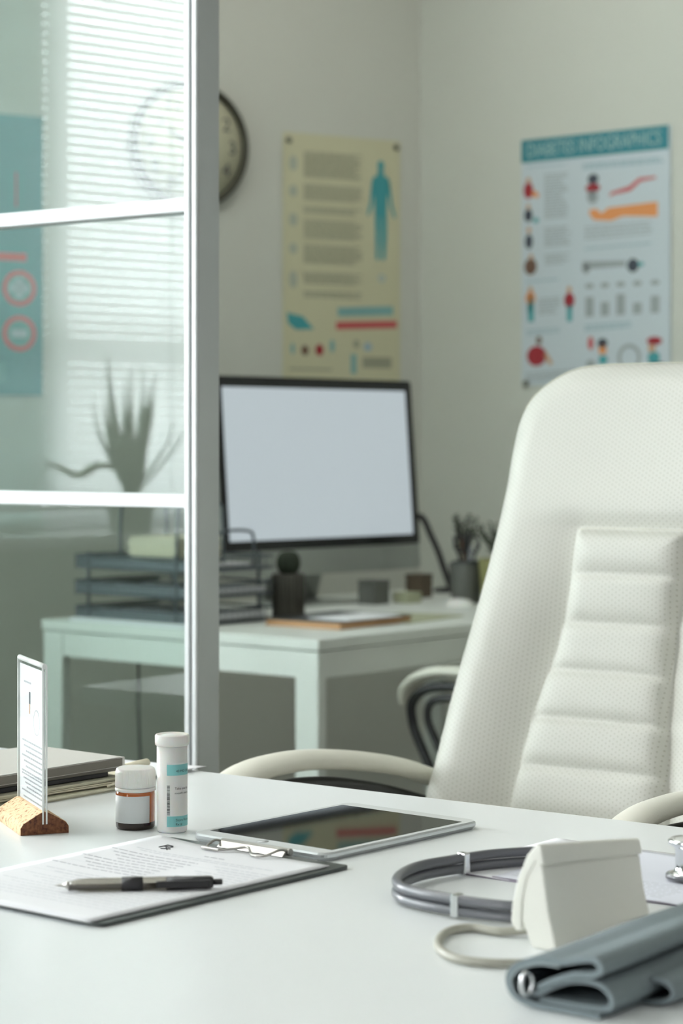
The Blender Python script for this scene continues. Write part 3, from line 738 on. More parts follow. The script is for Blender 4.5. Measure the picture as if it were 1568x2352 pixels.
for body, size, s, z in (('40 MG CAPS', 0.0034, 0.0040, 0.0607), ('Take one by', 0.0034, 0.0026, 0.0435), ('mouth every', 0.0034, 0.0026, 0.0390), ('Store Room', 0.0036, 0.0036, 0.0123), ('Rx #', 0.0036, 0.0036, 0.0080)):
    vs, fs = text_geo(body, size); lb = MB()
    wrap(lb, [(s + v[0], z + v[1]) for v in vs], fs, 0.01560); lb.build('lettering', 'ink', tu, recalc=False)

# --- stack of notebooks and folders at the left. frame: x = right-away spine direction reversed, built from the right near corner Q
SQ = Vector((-0.2495, 2.437)); SD = Vector((-0.66, -0.751)).normalized(); SR = ang((-SD[0], -SD[1]))  # x axis points to Q (right-away), y left-away
def stack_obj(name, label, cat, z0, z1, x0, x1, y0, y1, mats, rot=0.0, group=None, kind='book'):
    o = thing(name, label, cat, (SQ.x, SQ.y, DESK + z0), SR + rot, group)
    h = z1 - z0
    if kind == 'book':
        MB().box(x0 + 0.003, y0 + 0.003, 0.0012, x1 - 0.003, y1 - 0.003, h - 0.0012).build('pages', mats[1], o)
        m = MB(); m.prism(rrect(x0, y0, x1, y1, 0.008), 0, 0.0012, 'z'); m.prism(rrect(x0, y0, x1, y1, 0.008), h - 0.0012, h, 'z')
        m.box(x0, y0, 0, x1, y0 + 0.003, h); m.build('cover', mats[0], o, bevel=0.0004)
    else:
        m = MB(); n = int(h / 0.0016); rr = random.Random(int(z0 * 1e5))
        for k in range(n):
            a, b = rr.uniform(-0.003, 0.003), rr.uniform(-0.004, 0.002)
            m.box(x0 + a, y0 + b, k * h / n, x1 + a, y1 + b, k * h / n + h / n * 0.72)
        m.build('folder_leaves', mats[0], o)
    return o
stack_obj('paper_folder', 'worn cream cardboard folder at the bottom of the left stack', 'folder', 0.0, 0.0048, -0.31, 0.018, -0.012, 0.22, ['folder_cream'], 0.04, None, 'leaves')
stack_obj('paper_folder', 'middle cream folder with a paper tag, in the left stack', 'folder', 0.0050, 0.0100, -0.31, 0.008, -0.006, 0.215, ['cream_paper'], -0.02, None, 'leaves')
stack_obj('paper_folder', 'pale grey folder just under the black notebook', 'folder', 0.0102, 0.0138, -0.30, 0.004, -0.004, 0.205, ['folder_cream'], 0.02, None, 'leaves')
stack_obj('notebook', 'black notebook in the middle of the left stack', 'notebook', 0.0140, 0.0190, -0.25, -0.012, 0.004, 0.17, ['black_cover', 'black_cover'], 0.01)
stack_obj('notebook', 'thin brown notebook right under the grey topmost one', 'notebook', 0.0192, 0.0232, -0.23, 0.003, 0.002, 0.15, ['taupe_edge', 'cream_paper'], -0.01)
t1 = stack_obj('notebook', 'thick grey beige notebook on top of the left stack', 'notebook', 0.0234, 0.0338, -0.22, 0.010, 0.0, 0.150, ['taupe', 'taupe_edge'], 0.03)
MB().box(-0.216, -0.0006, 0.0008, 0.006, 0.003, 0.0096).build('spine', 'taupe_edge', t1, bevel=0.0008)
m = MB(); m.tube([(-0.03, -0.014, 0.0075), (-0.012, -0.018, 0.009), (-0.006, -0.013, 0.0125), (-0.014, -0.012, 0.0098), (-0.028, -0.013, 0.006)], 0.0012, 6)
o = m.build('paper_tag', 'cream_paper'); o.location = (SQ.x, SQ.y, DESK); o.rotation_euler = (0, 0, SR); tag(o, 'twisted paper tag sticking out of the folder stack', 'paper tag')
# rolled cream paper and loose sheets beyond the stack
ro = MB(); a_, b_ = dpt(285, 1766, 0.753), dpt(338, 1750, 0.757)
ro.tube([a_, b_], 0.0058, 16, rads=[0.0075, 0.0052], flat=0.8)
tag(ro.build('paper_roll', 'cream_paper'), 'short cream paper roll poking out behind the grey notebook', 'paper roll')
m = MB(); a_ = dpt(290, 1780); m.box(-0.09, -0.0, 0, 0.02, 0.10, 0.0085)
o = m.build('envelope', 'cream_paper', bevel=0.001); o.location = (-0.232, 2.50, DESK); o.rotation_euler = (0, 0, SR); tag(o, 'beige padded envelope under the paper roll behind the stack', 'envelope')
m = MB(); page(m, -0.10, -0.10, 0.078, 0.055, lambda u, v: 0.0005 + 0.0035 * u * u)
o = m.build('paper_sheet', 'paper'); o.location = (-0.255, 2.575, DESK); o.rotation_euler = (0, 0, RZ); tag(o, 'loose white sheet on the desk behind the pill bottles', 'paper')

# --- stethoscope (world coordinates relative to a root at the loop)
UP = [(1340, 1951), (1235, 1955), (1131, 1962), (1054, 1973), (973, 1987), (932, 2002), (911, 2021), (923, 2039), (965, 2052), (1041, 2066), (1113, 2076), (1194, 2083), (1280, 2078), (1370, 2055), (1440, 2030)]
h_up = DESK + 0.0148
xy = [dpt(a, b, h_up) for a, b in UP]
root = xy[6].copy(); root.z = DESK
stt = thing('stethoscope', 'dark grey double tubed stethoscope looped on the desk behind the white device', 'stethoscope', tuple(root))
def rel(p, z): return (p.x - root.x, p.y - root.y, z)
m = MB(); m.tube(catmull([rel(p, 0.0150) for p in xy], 8), 0.0044, 16); m.build('tube', 'rubber_grey', stt)
m = MB(); m.tube(catmull([rel(p, 0.0060) for p in xy], 8), 0.0044, 16); m.build('tube', 'rubber_grey', stt)
for (i, j, f) in ((2, 3, 0.86), (9, 10, 0.12)):
    pth = catmull([rel(p, 0.0105) for p in xy], 50); k = i * 50 + int(50 * f)
    m = MB(); c = [pth[k - 4], pth[k + 4]] ; mid = pth[k]; t = (pth[k + 4] - pth[k - 4]).normalized(); sd = Vector((-t.y, t.x, 0))
    q = []
    for dz, w_ in ((0.0, 0.0052), (0.0, -0.0052), (0.0184, -0.0052), (0.0184, 0.0052)): q.append((w_, dz))
    vs = [mid + t * s_ + sd * w_ + Vector((0, 0, dz - 0.009 + 0.0)) for s_ in (-0.0036, 0.0036) for w_, dz in q]
    m.add(vs, [(0, 1, 2, 3), (7, 6, 5, 4), (0, 4, 5, 1), (1, 5, 6, 2), (2, 6, 7, 3), (3, 7, 4, 0)]); m.build('metal_clip', 'chrome', stt, bevel=0.0012)
cp = dpt(1583, 2017, DESK + 0.0035)
m = MB(); m.lathe([(0, 0.0), (0.018, 0.0), (0.0195, 0.0012), (0.0195, 0.0042), (0.016, 0.0058), (0.0135, 0.0066), (0.0125, 0.010), (0.0125, 0.026), (0.0145, 0.028), (0.0185, 0.0305), (0.0188, 0.0335), (0.0165, 0.035), (0.012, 0.0345), (0, 0.034)], 64)
o = m.build('chest_piece', 'chrome', stt); o.location = (cp.x - root.x, cp.y - root.y, 0.0036); o['label'] = 'double headed chrome chest piece'
MB().lathe([(0.0190, 0), (0.0208, 0.0004), (0.0208, 0.0035), (0.0198, 0.0044), (0.0194, 0.0042)], 48).build('rim_ring', 'rubber_grey', o)
m = MB(); m.tube([(cp.x - root.x + 0.010, cp.y - root.y, 0.021), (cp.x - root.x + 0.045, cp.y - root.y - 0.01, 0.018)], 0.0035, 12); m.build('chest_piece_stem', 'chrome', stt)

# --- papers under the stethoscope (frame of the desk)
L0 = dpt(1015, 2003)
for i, (dx, dy, rot, z0, w_, d_, lab, mm) in enumerate(((0.0, 0.0, 0.0, 0.0004, 0.285, 0.20, 'lowest white leaflet under the stethoscope, its purple edge at the left', 'paper'),
        (0.05, 0.004, R(-3), 0.0011, 0.26, 0.19, 'topmost folded leaflet lying under the chrome chest piece', 'paper_blue'),)):
    t = thing('leaflet', lab, 'leaflet', (L0.x + dx * -A[0], L0.y + dx * -A[1], DESK), RZ + rot)
    m = MB(); zf = (lambda u, v, z0=z0: z0 + 0.006 * max(0, 0.25 - u) ** 1.6 * 4 * (1 - v * 0.6)) if i == 0 else (lambda u, v, z0=z0: z0)
    page(m, 0, dy, w_, dy + d_, zf, th=0.0004); m.build('sheet', mm, t)
    m = MB(); page(m, 0.0005, dy - 0.0005, w_, dy + 0.0012, lambda u, v: zf(u, v) - 0.0003, th=0.0007, ny=2, nx=30); m.build('coloured_edge', 'purple_paper', t)
    if i:
        m = MB(); rnd = random.Random(4)
        for k in range(8):
            x = 0.01
            while x < 0.16:
                l = rnd.uniform(0.005, 0.012); m.box(x, 0.02 + k * 0.007, z0 + 0.0004, x + l, 0.0215 + k * 0.007, z0 + 0.0006); x += l + 0.002
        m.build('printed_text', 'ink_faint', t)

# --- blood pressure monitor: root at its near lower corner, local x = right along desk, y = away; extruded along y
bp = thing('blood_pressure_monitor', 'off white wedge shaped blood pressure monitor with its back to the camera', 'blood pressure monitor', (0.163, 1.6495, DESK), ang((0.8034, -0.5953)))
def taper_prism(poly, y0, y1, k, mi=0):
    n = len(poly); m = MB(); steps = 10; vs = []
    for i in range(steps + 1):
        t = i / steps; s = 1 + (k - 1) * t
        for (x, z) in poly: vs.append((x * s, y0 + (y1 - y0) * t, z * s))
    fs = [(i * n + j, i * n + (j + 1) % n, (i + 1) * n + (j + 1) % n, (i + 1) * n + j) for i in range(steps) for j in range(n)]
    fs.append(tuple(range(n))); fs.append(tuple(reversed(range(steps * n, (steps + 1) * n)))); m.add(vs, fs, mi, False); return m
# x is measured to the LEFT as negative (towards A)
body = [(0.0, 0.0), (-0.0075, 0.030), (-0.0125, 0.062), (-0.0175, 0.072), (-0.026, 0.060), (-0.030, 0.040), (-0.031, 0.020), (-0.022, 0.0)]
taper_prism(body, 0.0, 0.148, 0.79).build('housing', 'device_plastic', bp, bevel=0.0015)
plate = [(-0.0105, 0.064), (-0.0135, 0.0795), (-0.0175, 0.0808), (-0.026, 0.071), (-0.0345, 0.052), (-0.0395, 0.032), (-0.0405, 0.018), (-0.036, 0.0115), (-0.031, 0.0125), (-0.0305, 0.034), (-0.026, 0.053), (-0.018, 0.0665)]
taper_prism(plate, -0.001, 0.150, 0.79).build('front_panel', 'device_plastic', bp, bevel=0.002)
# hose from the device
HP = [(1262, 2128, 8), (1225, 2134, 6), (1150, 2140, 4), (1085, 2131, 3.6), (1035, 2137, 3.6), (1009, 2156, 3.6), (1010, 2180, 3.6), (1045, 2201, 3.6), (1110, 2211, 3.6), (1190, 2213, 3.6), (1290, 2207, 3.6), (1350, 2200, 6)]
hs = [dpt(a, b, DESK + c / 1000) for a, b, c in HP]
m = MB(); m.tube(catmull(hs, 8), 0.0034, 14); o = m.build('air_hose', 'hose_beige'); tag(o, 'grey beige rubber air hose looping left from the blood pressure monitor', 'hose')

# --- blood pressure cuff: folded cloth, section in local x (right) / z, extruded along y (away)
cf = thing('pressure_cuff', 'folded blue grey fabric arm cuff in the lower right corner of the desk', 'arm cuff', (0.1636, 1.458, DESK), ang((0.8034, -0.5953)))
def ribbon(path, th, y0, y1, name, mm, parent, k=8, wob=0.0):
    c = catmull([(x, 0, z) for x, z in path], k); n = len(c); Lp_, Rp_ = [], []
    for i, p in enumerate(c):
        t = (c[min(i + 1, n - 1)] - c[max(i - 1, 0)]).normalized(); nn = Vector((-t.z, 0, t.x))
        Lp_.append(p + nn * th / 2); Rp_.append(p - nn * th / 2)
    poly = Lp_ + Rp_[::-1]; N = len(poly); steps = 14; vs = []
    for s in range(steps + 1):
        f = s / steps; y = y0 + (y1 - y0) * f; dz = wob * math.sin(f * 5.0 + 0.6); dxx = wob * 1.3 * math.sin(f * 7)
        for p in poly:
            zz = p.z * (1 + dz * 12); vs.append((p.x + dxx, y, max(0.0008, zz)))
    fs = [(i * N + j, i * N + (j + 1) % N, (i + 1) * N + (j + 1) % N, (i + 1) * N + j) for i in range(steps) for j in range(N)]
    h = len(Lp_)
    for base, rev in ((0, False), (steps * N, True)):
        for i in range(h - 1):
            q = (base + i, base + i + 1, base + N - 2 - i, base + N - 1 - i); fs.append(q[::-1] if rev else q)
    m = MB(); m.add(vs, fs, 0, True)
    o = m.build(name, mm, parent); e = o.modifiers.new('es', 'EDGE_SPLIT'); e.split_angle = R(50); return o
ribbon([(0.010, 0.0022), (-0.016, 0.0024), (-0.042, 0.0030), (-0.057, 0.0075), (-0.0615, 0.0185), (-0.054, 0.028), (-0.036, 0.0345), (-0.018, 0.0350), (-0.004, 0.0385), (0.0065, 0.0395), (0.011, 0.035), (0.0065, 0.0300), (-0.010, 0.0275), (-0.026, 0.0215), (-0.038, 0.0150)], 0.0042, 0.0, 0.24, 'outer_fold', 'cuff_fabric', cf, wob=0.0012)
ribbon([(-0.046, 0.0090), (-0.036, 0.0118), (-0.022, 0.0195), (-0.004, 0.0238), (0.010, 0.0225), (0.0175, 0.0150), (0.015, 0.0085), (0.002, 0.0068), (-0.018, 0.0066), (-0.038, 0.0068)], 0.0034, 0.003, 0.24, 'inner_roll', 'cuff_fabric', cf, wob=0.0008)
ribbon([(-0.030, 0.0016), (0.0, 0.0018), (0.020, 0.0022), (0.033, 0.0062), (0.036, 0.0125), (0.030, 0.0175), (0.019, 0.0185)], 0.0036, 0.055, 0.25, 'lower_flap', 'cuff_fabric', cf, wob=0.0010)
ribbon([(-0.052, 0.0065), (-0.0565, 0.0095), (-0.0585, 0.0185), (-0.052, 0.0260), (-0.036, 0.0318), (-0.02, 0.0322)], 0.0016, -0.0012, 0.0006, 'edge_binding', 'cuff_edge', cf)
m = MB(); m.tube([(-0.0455 + 0.0018 * math.cos(a), -0.001 + 0.0045 * math.cos(a), 0.0170 + 0.0078 * math.sin(a)) for a in [2 * PI * k / 24 for k in range(24)]], 0.0016, 10, closed=True)
m.build('metal_ring', 'chrome', cf)

# ------------------------------------------------------------------ rear desk (frame x = B' right-away, y = A' left-away)
Bp = Vector((0.64, 0.768)); Ap = Vector((-0.768, 0.64)); DC = Vector((-0.0453, 4.278)); DR = ang(Bp)
def on_desk(u, v): return (DC.x + Bp.x * u + Ap.x * v, DC.y + Bp.y * u + Ap.y * v)
rd = thing('desk', 'white rear desk with square legs, carrying the monitor by the poster wall', 'desk', (DC.x, DC.y, 0), DR)
MB().box(0, 0, DESK - 0.022, 1.40, 0.80, DESK).build('desk_top', 'table_white', rd, bevel=0.0015)
m = MB(); m.box(0.006, 0.006, DESK - 0.078, 1.394, 0.028, DESK - 0.0245); m.box(0.006, 0.772, DESK - 0.078, 1.394, 0.794, DESK - 0.0245)
m.box(0.006, 0.028, DESK - 0.078, 0.028, 0.772, DESK - 0.0245); m.box(1.372, 0.028, DESK - 0.078, 1.394, 0.772, DESK - 0.0245); m.build('apron', 'table_white', rd)
for x in (0.003, 1.372):
    for y in (0.003, 0.737): MB().box(x, y, 0, x + 0.025, y + 0.060, DESK - 0.0245).build('leg', 'table_white', rd, bevel=0.002)
m = MB(); m.tube(catmull([(0.12, 0.62, 0.66), (0.11, 0.60, 0.4), (0.13, 0.56, 0.15), (0.14, 0.5, 0.005)], 8), 0.003, 8); o = m.build('power_cable', 'black_plastic')
o.location = (DC.x, DC.y, 0); o.rotation_euler = (0, 0, DR); tag(o, 'thin dark cable hanging down behind the rear desk', 'cable')

# --- monitor
MD = Vector((0.695, 0.719))
mo = thing('computer_monitor', 'large all in one computer monitor with black bezel and blank glowing screen', 'monitor', (-0.050, 5.241, DESK), ang(MD))
pv = R(-4.5); PO = (0, -0.022, 0.0)
m = MB(); m.prism(rrect(-0.337, 0.074, 0.337, 0.545, 0.013), -0.005, 0.004, 'y'); vs = []
# rear bulge
bul = [(0.323, 0.004, 0), (0.26, 0.018, 1), (0.15, 0.034, 2), (0.0, 0.042, 3)]
g = MB(); ks = [1.0, 0.85, 0.6, 0.3, 0.02]; dy = [0.004, 0.012, 0.026, 0.036, 0.040]
for k_, y_ in zip(ks, dy):
    vs += [(x * k_, y_, 0.316 + (z_ - 0.316) * k_) for x, z_ in rrect(-0.3345, 0.077, 0.3345, 0.542, 0.013)]
n = 28; fs = [(i * n + j, i * n + (j + 1) % n, (i + 1) * n + (j + 1) % n, (i + 1) * n + j) for i in range(4) for j in range(n)]; fs.append(tuple(range(4 * n, 5 * n)))
m.add(vs, fs, 0, True); m.build('case', 'monitor_silver', mo, loc=PO, rot=(pv, 0, 0))
MB().prism(rrect(-0.337, 0.136, 0.337, 0.545, 0.010), -0.0062, -0.005, 'y').build('bezel', 'bezel_black', mo, loc=PO, rot=(pv, 0, 0))
MB().box(-0.3135, -0.0068, 0.160, 0.3135, -0.0062, 0.519).build('screen', 'display', mo, loc=PO, rot=(pv, 0, 0))
m = MB(); m.prism([(0.0, 0.0), (0.004, 0.0), (0.165, 0.0), (0.165, 0.004), (0.155, 0.008), (0.060, 0.30), (0.050, 0.30), (0.148, 0.006), (0.0, 0.005)], -0.095, 0.095, 'x')
m.build('stand', 'monitor_silver', mo, loc=(0, -0.04, 0), bevel=0.001)

# --- letter trays
N0 = (0.037, 0.385)
tx, ty = on_desk(*N0)
tr = thing('letter_tray', 'dark wire mesh three tier letter tray on the rear desk, left of the monitor', 'letter tray', (tx, ty, DESK), DR)
TWx, TDy = 0.26, 0.345
for lvl, z in enumerate((0.004, 0.060, 0.116)):
    f = MB()
    for zz in (z, z + 0.026):
        f.tube([(0, 0, zz), (TWx, 0, zz), (TWx, TDy, zz), (0, TDy, zz)], 0.0028, 8, closed=True)
    k = 14
    for i in range(k + 1): f.tube([(TWx * i / k, 0.002, z), (TWx * i / k, TDy - 0.002, z)], 0.0009, 5)
    for i in range(0, 19): f.tube([(0.002, TDy * i / 18, z), (TWx - 0.002, TDy * i / 18, z)], 0.0009, 5)
    for i in range(k + 1):
        f.tube([(TWx * i / k, TDy, z), (TWx * i / k, TDy, z + 0.026)], 0.0009, 5); f.tube([(TWx * i / k, 0, z), (TWx * i / k, 0, z + 0.026)], 0.0009, 5)
    for i in range(19):
        f.tube([(0, TDy * i / 18, z), (0, TDy * i / 18, z + 0.026)], 0.0009, 5); f.tube([(TWx, TDy * i / 18, z), (TWx, TDy * i / 18, z + 0.026)], 0.0009, 5)
    f.box(0, TDy - 0.002, z, TWx, TDy - 0.001, z + 0.022); f.box(0.0, 0.001, z, 0.0012, TDy, z + 0.022); f.box(0.004, 0.004, z + 0.001, TWx - 0.004, TDy - 0.004, z + 0.0018)
    f.build('tray', 'tray_mesh', tr)
for (x, y) in ((0, 0.04), (TWx, 0.04), (0, TDy - 0.04), (TWx, TDy - 0.04)):
    MB().tube([(x, y, 0.0), (x, y, 0.150)], 0.004, 8).build('post', 'tray_mesh', tr)
# arched dividers on the top tray
for (y, u0, u1, hgt) in ((0.05, 0.015, 0.155, 0.142), (0.035, 0.12, 0.238, 0.080), (0.22, 0.015, 0.155, 0.142)):
    z = 0.116
    MB().tube(catmull([(u0, y, z), (u0, y, z + hgt * 0.75), (u0 + 0.018, y, z + hgt), (u1 - 0.018, y, z + hgt), (u1, y, z + hgt * 0.75), (u1, y, z)], 6), 0.0034, 8).build('divider', 'tray_mesh', tr)
def paper_pile(z, x0, x1, y0, y1, h, label, m_='paper', name='paper_pile', cat='papers'):
    m = MB(); rr = random.Random(int(z * 1e4) + 3); n = max(3, int(h / 0.0025))
    for k in range(n):
        a, b, c = rr.uniform(-0.004, 0.004), rr.uniform(-0.004, 0.004), 0
        m.box(x0 + a, y0 + b, k * h / n, x1 + a, y1 + b, k * h / n + h / n * 0.8)
    o = m.build(name, m_); o.location = (tx, ty, DESK + z); o.rotation_euler = (0, 0, DR); return tag(o, label, cat)
paper_pile(0.1215, 0.02, 0.22, 0.03, 0.31, 0.006, 'white papers on the topmost tier of the mesh tray')
paper_pile(0.0655, 0.02, 0.245, 0.006, 0.31, 0.010, 'papers on the middle tier of the mesh tray')
paper_pile(0.0095, 0.01, 0.24, 0.004, 0.31, 0.014, 'pile of papers on the lowest tier of the mesh tray')
o = paper_pile(0.1285, 0.02, 0.16, 0.06, 0.20, 0.058, 'cream cardboard box on top of the mesh tray', 'cream_paper', 'cardboard_box', 'box')
# sheets lying on the desk in front of / left of the trays, showing through the glass
m = MB(); page(m, -0.034, -0.02, -0.005, 0.33, lambda u, v: 0.0004, th=0.008)
o = m.build('paper_sheet', 'paper'); o.location = (tx, ty, DESK); o.rotation_euler = (0, 0, DR); tag(o, 'white sheet in front of the mesh tray, seen through the glass', 'paper')

# --- ribbed vase with a ball cactus
vx = ((662 - 784) / 5000 * 4.80, 4.80)
vs_ = thing('plant_pot', 'dark ribbed cylindrical pot between the mesh tray and the monitor', 'plant pot', (vx[0], vx[1], DESK)); vs_.scale = (1.08, 1.08, 1.15)
MB().lathe([(0, 0), (0.029, 0), (0.0315, 0.004), (0.0315, 0.083), (0.030, 0.087), (0.027, 0.087), (0.026, 0.080), (0, 0.080)], 144, ribs=24, ribd=0.0022).build('ribbed_wall', 'vase_brown', vs_)
MB().lathe([(0, 0.0805), (0.026, 0.0805), (0, 0.083)], 24).build('soil', 'soil', vs_)
m = MB(); m.lathe([(0, 0.0), (0.012, 0.002), (0.021, 0.012), (0.0245, 0.026), (0.0225, 0.040), (0.016, 0.050), (0.007, 0.054), (0, 0.0545)], 96, ribs=12, ribd=0.0028)
o = m.build('ball_cactus', 'cactus_green'); o.location = (vx[0], vx[1], DESK + 0.0955)
tag(o, 'small dark ball cactus growing in the ribbed pot', 'cactus')

# --- notebooks / papers on the rear desk
def flat_book(name, label, cat, px, py, ang_, x1, y1, h, mats, z0=0.0):
    z = (CAM_H - DESK) * 5000 / (py - 1020); x = (px - 784) / 5000 * z
    o = thing(name, label, cat, (x, z, DESK + z0), ang_)
    MB().box(0, 0, 0, x1, y1, 0.0016).build('back_cover', mats[0], o)
    MB().box(0.002, 0.002, 0.0016, x1 - 0.002, y1 - 0.002, h - 0.0016).build('pages', mats[1], o)
    MB().box(0, 0, h - 0.0016, x1, y1, h).build('front_cover', mats[2], o)
    return o
fb = flat_book('binder', 'orange edged binder with dark cover, lying under the monitor', 'binder', 781, 1447, DR + R(3), 0.26, 0.200, 0.015, ['orange_board', 'orange_board', 'black_cover'])
z_ = 1925 / (1447 - 1020); bx, by = fb.location.x, fb.location.y
def near_book(u, v, dz):
    c, s = math.cos(DR + R(3)), math.sin(DR + R(3)); return (bx + c * u - s * v, by + s * u + c * v, DESK + dz)
m = MB(); page(m, 0.0, 0.0, 0.17, 0.115, lambda u, v: 0.0002 + 0.002 * u, th=0.0015); o = m.build('paper_sheet', 'paper'); o.location = near_book(0.03, 0.004, 0.0152); o.rotation_euler = (0, 0, DR - R(4)); tag(o, 'grey white papers lying on the orange edged binder', 'paper')
m = MB(); page(m, 0.0, 0.0, 0.24, 0.16, lambda u, v: 0.0003, th=0.002); o = m.build('paper_sheet', 'pale_green'); ux, uy = on_desk(0.42, 0.10); o.location = (ux, uy, DESK); o.rotation_euler = (0, 0, DR + R(8)); tag(o, 'pale sheet right of the binder on the rear desk', 'paper')
# computer mouse
ux, uy = dpt(1055, 1392).x, dpt(1055, 1392).y
ms = thing('computer_mouse', 'white computer mouse on the rear desk in front of the pen holder', 'mouse', (ux, uy, DESK), DR + R(60))
m = MB(); prof = []; vs = []; K_, n = 8, 32
for i in range(K_ + 1):
    t = i / K_; hh = 0.018 * math.sin(t * PI / 2); k_ = math.cos(t * PI / 2) ** 0.6 if i < K_ else 0.001
    for j in range(n): a = 2 * PI * j / n; vs.append((0.052 * k_ * math.cos(a), 0.030 * k_ * math.sin(a), hh))
fs = [(i * n + j, i * n + (j + 1) % n, (i + 1) * n + (j + 1) % n, (i + 1) * n + j) for i in range(K_) for j in range(n)]; fs.append(tuple(reversed(range(n))))
m.add(vs, fs, 0, True); m.build('shell', 'white_plastic', ms)
MB().tube([(0.022, 0, 0.0155), (0.034, 0, 0.0145)], 0.0025, 8).build('scroll_wheel', 'black_plastic', ms)
# grey desk box, brown box, pale note block behind the monitor stand
def little(name, label, cat, px, pyb, pyt, pxw, mm, rz=DR, lid=None):
    z = (CAM_H - DESK) * 5000 / (pyb - 1020); x = (px - 784) / 5000 * z; hgt = (pyb - pyt) * z / 5000; wd = pxw * z / 5000 / 1.35
    o = thing(name, label, cat, (x, z, DESK), rz)
    MB().box(-wd / 2, -wd / 2, 0, wd / 2, wd / 2, hgt * 0.86).build('box_body', mm, o, bevel=0.002)
    MB().box(-wd / 2 - 0.001, -wd / 2 - 0.001, hgt * 0.86, wd / 2 + 0.001, wd / 2 + 0.001, hgt).build('lid', lid or mm, o, bevel=0.002)
little('storage_box', 'small grey box under the monitor on the rear desk', 'box', 858, 1387, 1332, 70, 'pot_grey')
little('storage_box', 'small brown box beside the black lamp base', 'box', 962, 1372, 1318, 60, 'box_brown')
little('note_block', 'pale green note block by the brown box', 'note block', 935, 1384, 1360, 64, 'pale_green')

# --- desk lamp behind the monitor's right edge
lx = Vector(((1035 - 784) / 5000 * 5.66, 5.66, DESK))
lp = thing('desk_lamp', 'black desk lamp whose slanting arm rises behind the right side of the monitor', 'lamp', (lx.x, lx.y, DESK), 0)
MB().lathe([(0, 0), (0.045, 0), (0.047, 0.004), (0.045, 0.010), (0.012, 0.014), (0, 0.014)], 40).build('base', 'black_plastic', lp)
MB().tube(catmull([(0.0, 0, 0.010), (-0.017, 0.0, 0.059), (-0.034, 0.0, 0.108), (-0.053, 0.0, 0.150), (-0.069, 0.0, 0.186), (-0.085, 0.002, 0.197), (-0.12, 0.006, 0.185)], 8), 0.0085, 12).build('arm', 'black_plastic', lp)
MB().tube([(-0.12, 0.006, 0.185), (-0.19, 0.02, 0.155)], 0.018, 16, rads=[0.012, 0.030]).build('lamp_shade', 'black_plastic', lp)

# --- pen holder with pens and scissors, olive pot with succulent
px_ = dpt(1072, 1384)
ph = thing('pen_holder', 'dark grey mesh pen holder right of the lamp arm', 'pen holder', (px_.x, px_.y, DESK))
m = MB(); m.lathe([(0, 0.0), (0.031, 0.0), (0.033, 0.003), (0.033, 0.098), (0.031, 0.100), (0.0305, 0.004), (0, 0.004)], 40); m.build('cup', 'pot_grey', ph)
MB().tube([(0.0335 * math.cos(2 * PI * k / 32), 0.0335 * math.sin(2 * PI * k / 32), 0.099) for k in range(32)], 0.0022, 8, closed=True).build('rim', 'dark_metal', ph)
rnd = random.Random(9)
labs = ['leftmost dark pen leaning out of the pen holder', 'tall black pen in the middle of the pen holder', 'short grey pencil in the pen holder', 'dark pen leaning right out of the pen holder', 'thin brown pencil at the back of the pen holder']
for i, (ax, ay, L_) in enumerate(((-0.30, 0.0, 0.16), (0.02, 0.1, 0.17), (0.10, -0.2, 0.135), (0.28, 0.05, 0.15), (-0.12, 0.2, 0.15))):
    m = MB(); p0 = Vector((-ax * 0.04, -ay * 0.04, 0.008)); d_ = Vector((ax, ay, 1)).normalized()
    m.tube([p0, p0 + d_ * (L_ - 0.01), p0 + d_ * L_], 0.0035, 10, rads=[0.0035, 0.0035, 0.0012])
    o = m.build('pen', ['black_plastic', 'black_plastic', 'ink_grey', 'dark_metal', 'print_brown'][i]); o.location = (px_.x, px_.y, DESK); tag(o, labs[i], 'pen', 'pens in the pen holder')
sc = thing('scissors', 'dark scissors standing handles up in the pen holder', 'scissors', (px_.x, px_.y, DESK))
m = MB(); m.tube([(0.0, 0.01, 0.006), (0.004, 0.01, 0.12)], 0.003, 6); m.build('blade', 'steel', sc)
for sx in (-1, 1):
    MB().tube([(sx * 0.017 + 0.013 * math.cos(a), 0.01, 0.142 + 0.020 * math.sin(a)) for a in [2 * PI * k / 20 for k in range(20)]], 0.0032, 8, closed=True).build('handle', 'black_plastic', sc)
def bush(root_xy, z0, n, h, spread, seed, label, mm, name='succulent', cat='plant'):
    rr = random.Random(seed); m = MB(); lf = MB()
    for i in range(n):
        a = rr.uniform(0, 2 * PI); s = rr.uniform(0.15, 1) * spread; hh = h * rr.uniform(0.6, 1)
        p = [(0, 0, 0), (math.cos(a) * s * 0.4, math.sin(a) * s * 0.4, hh * 0.5), (math.cos(a) * s, math.sin(a) * s, hh)]
        c = catmull(p, 5); m.tube(c, 0.0016, 6)
        for q in c[3:]:
            for _ in range(2):
                b = rr.uniform(0, 2 * PI); l = rr.uniform(0.008, 0.018); d = Vector((math.cos(b), math.sin(b), rr.uniform(0.1, 0.9))).normalized(); e_ = Vector(q) + d * l
                sd = d.cross(Vector((0, 0, 1))).normalized() * l * 0.28; md = Vector(q) + d * l * 0.55
                up_ = d.cross(sd).normalized() * 0.0012
                lf.add([q, md + sd, e_, md - sd, md + up_, md - up_], [(0, 1, 4), (1, 2, 4), (2, 3, 4), (3, 0, 4), (1, 0, 5), (2, 1, 5), (3, 2, 5), (0, 3, 5)], 0, False)
    t = thing(name, label, cat, (root_xy[0], root_xy[1], z0)); m.build('stems', mm, t); lf.build('leaves', mm, t); return t
bush((px_.x - 0.005, px_.y + 0.098), DESK + 0.095, 20, 0.115, 0.060, 21, 'dark twiggy plant rising behind the pen holder', 'succulent')
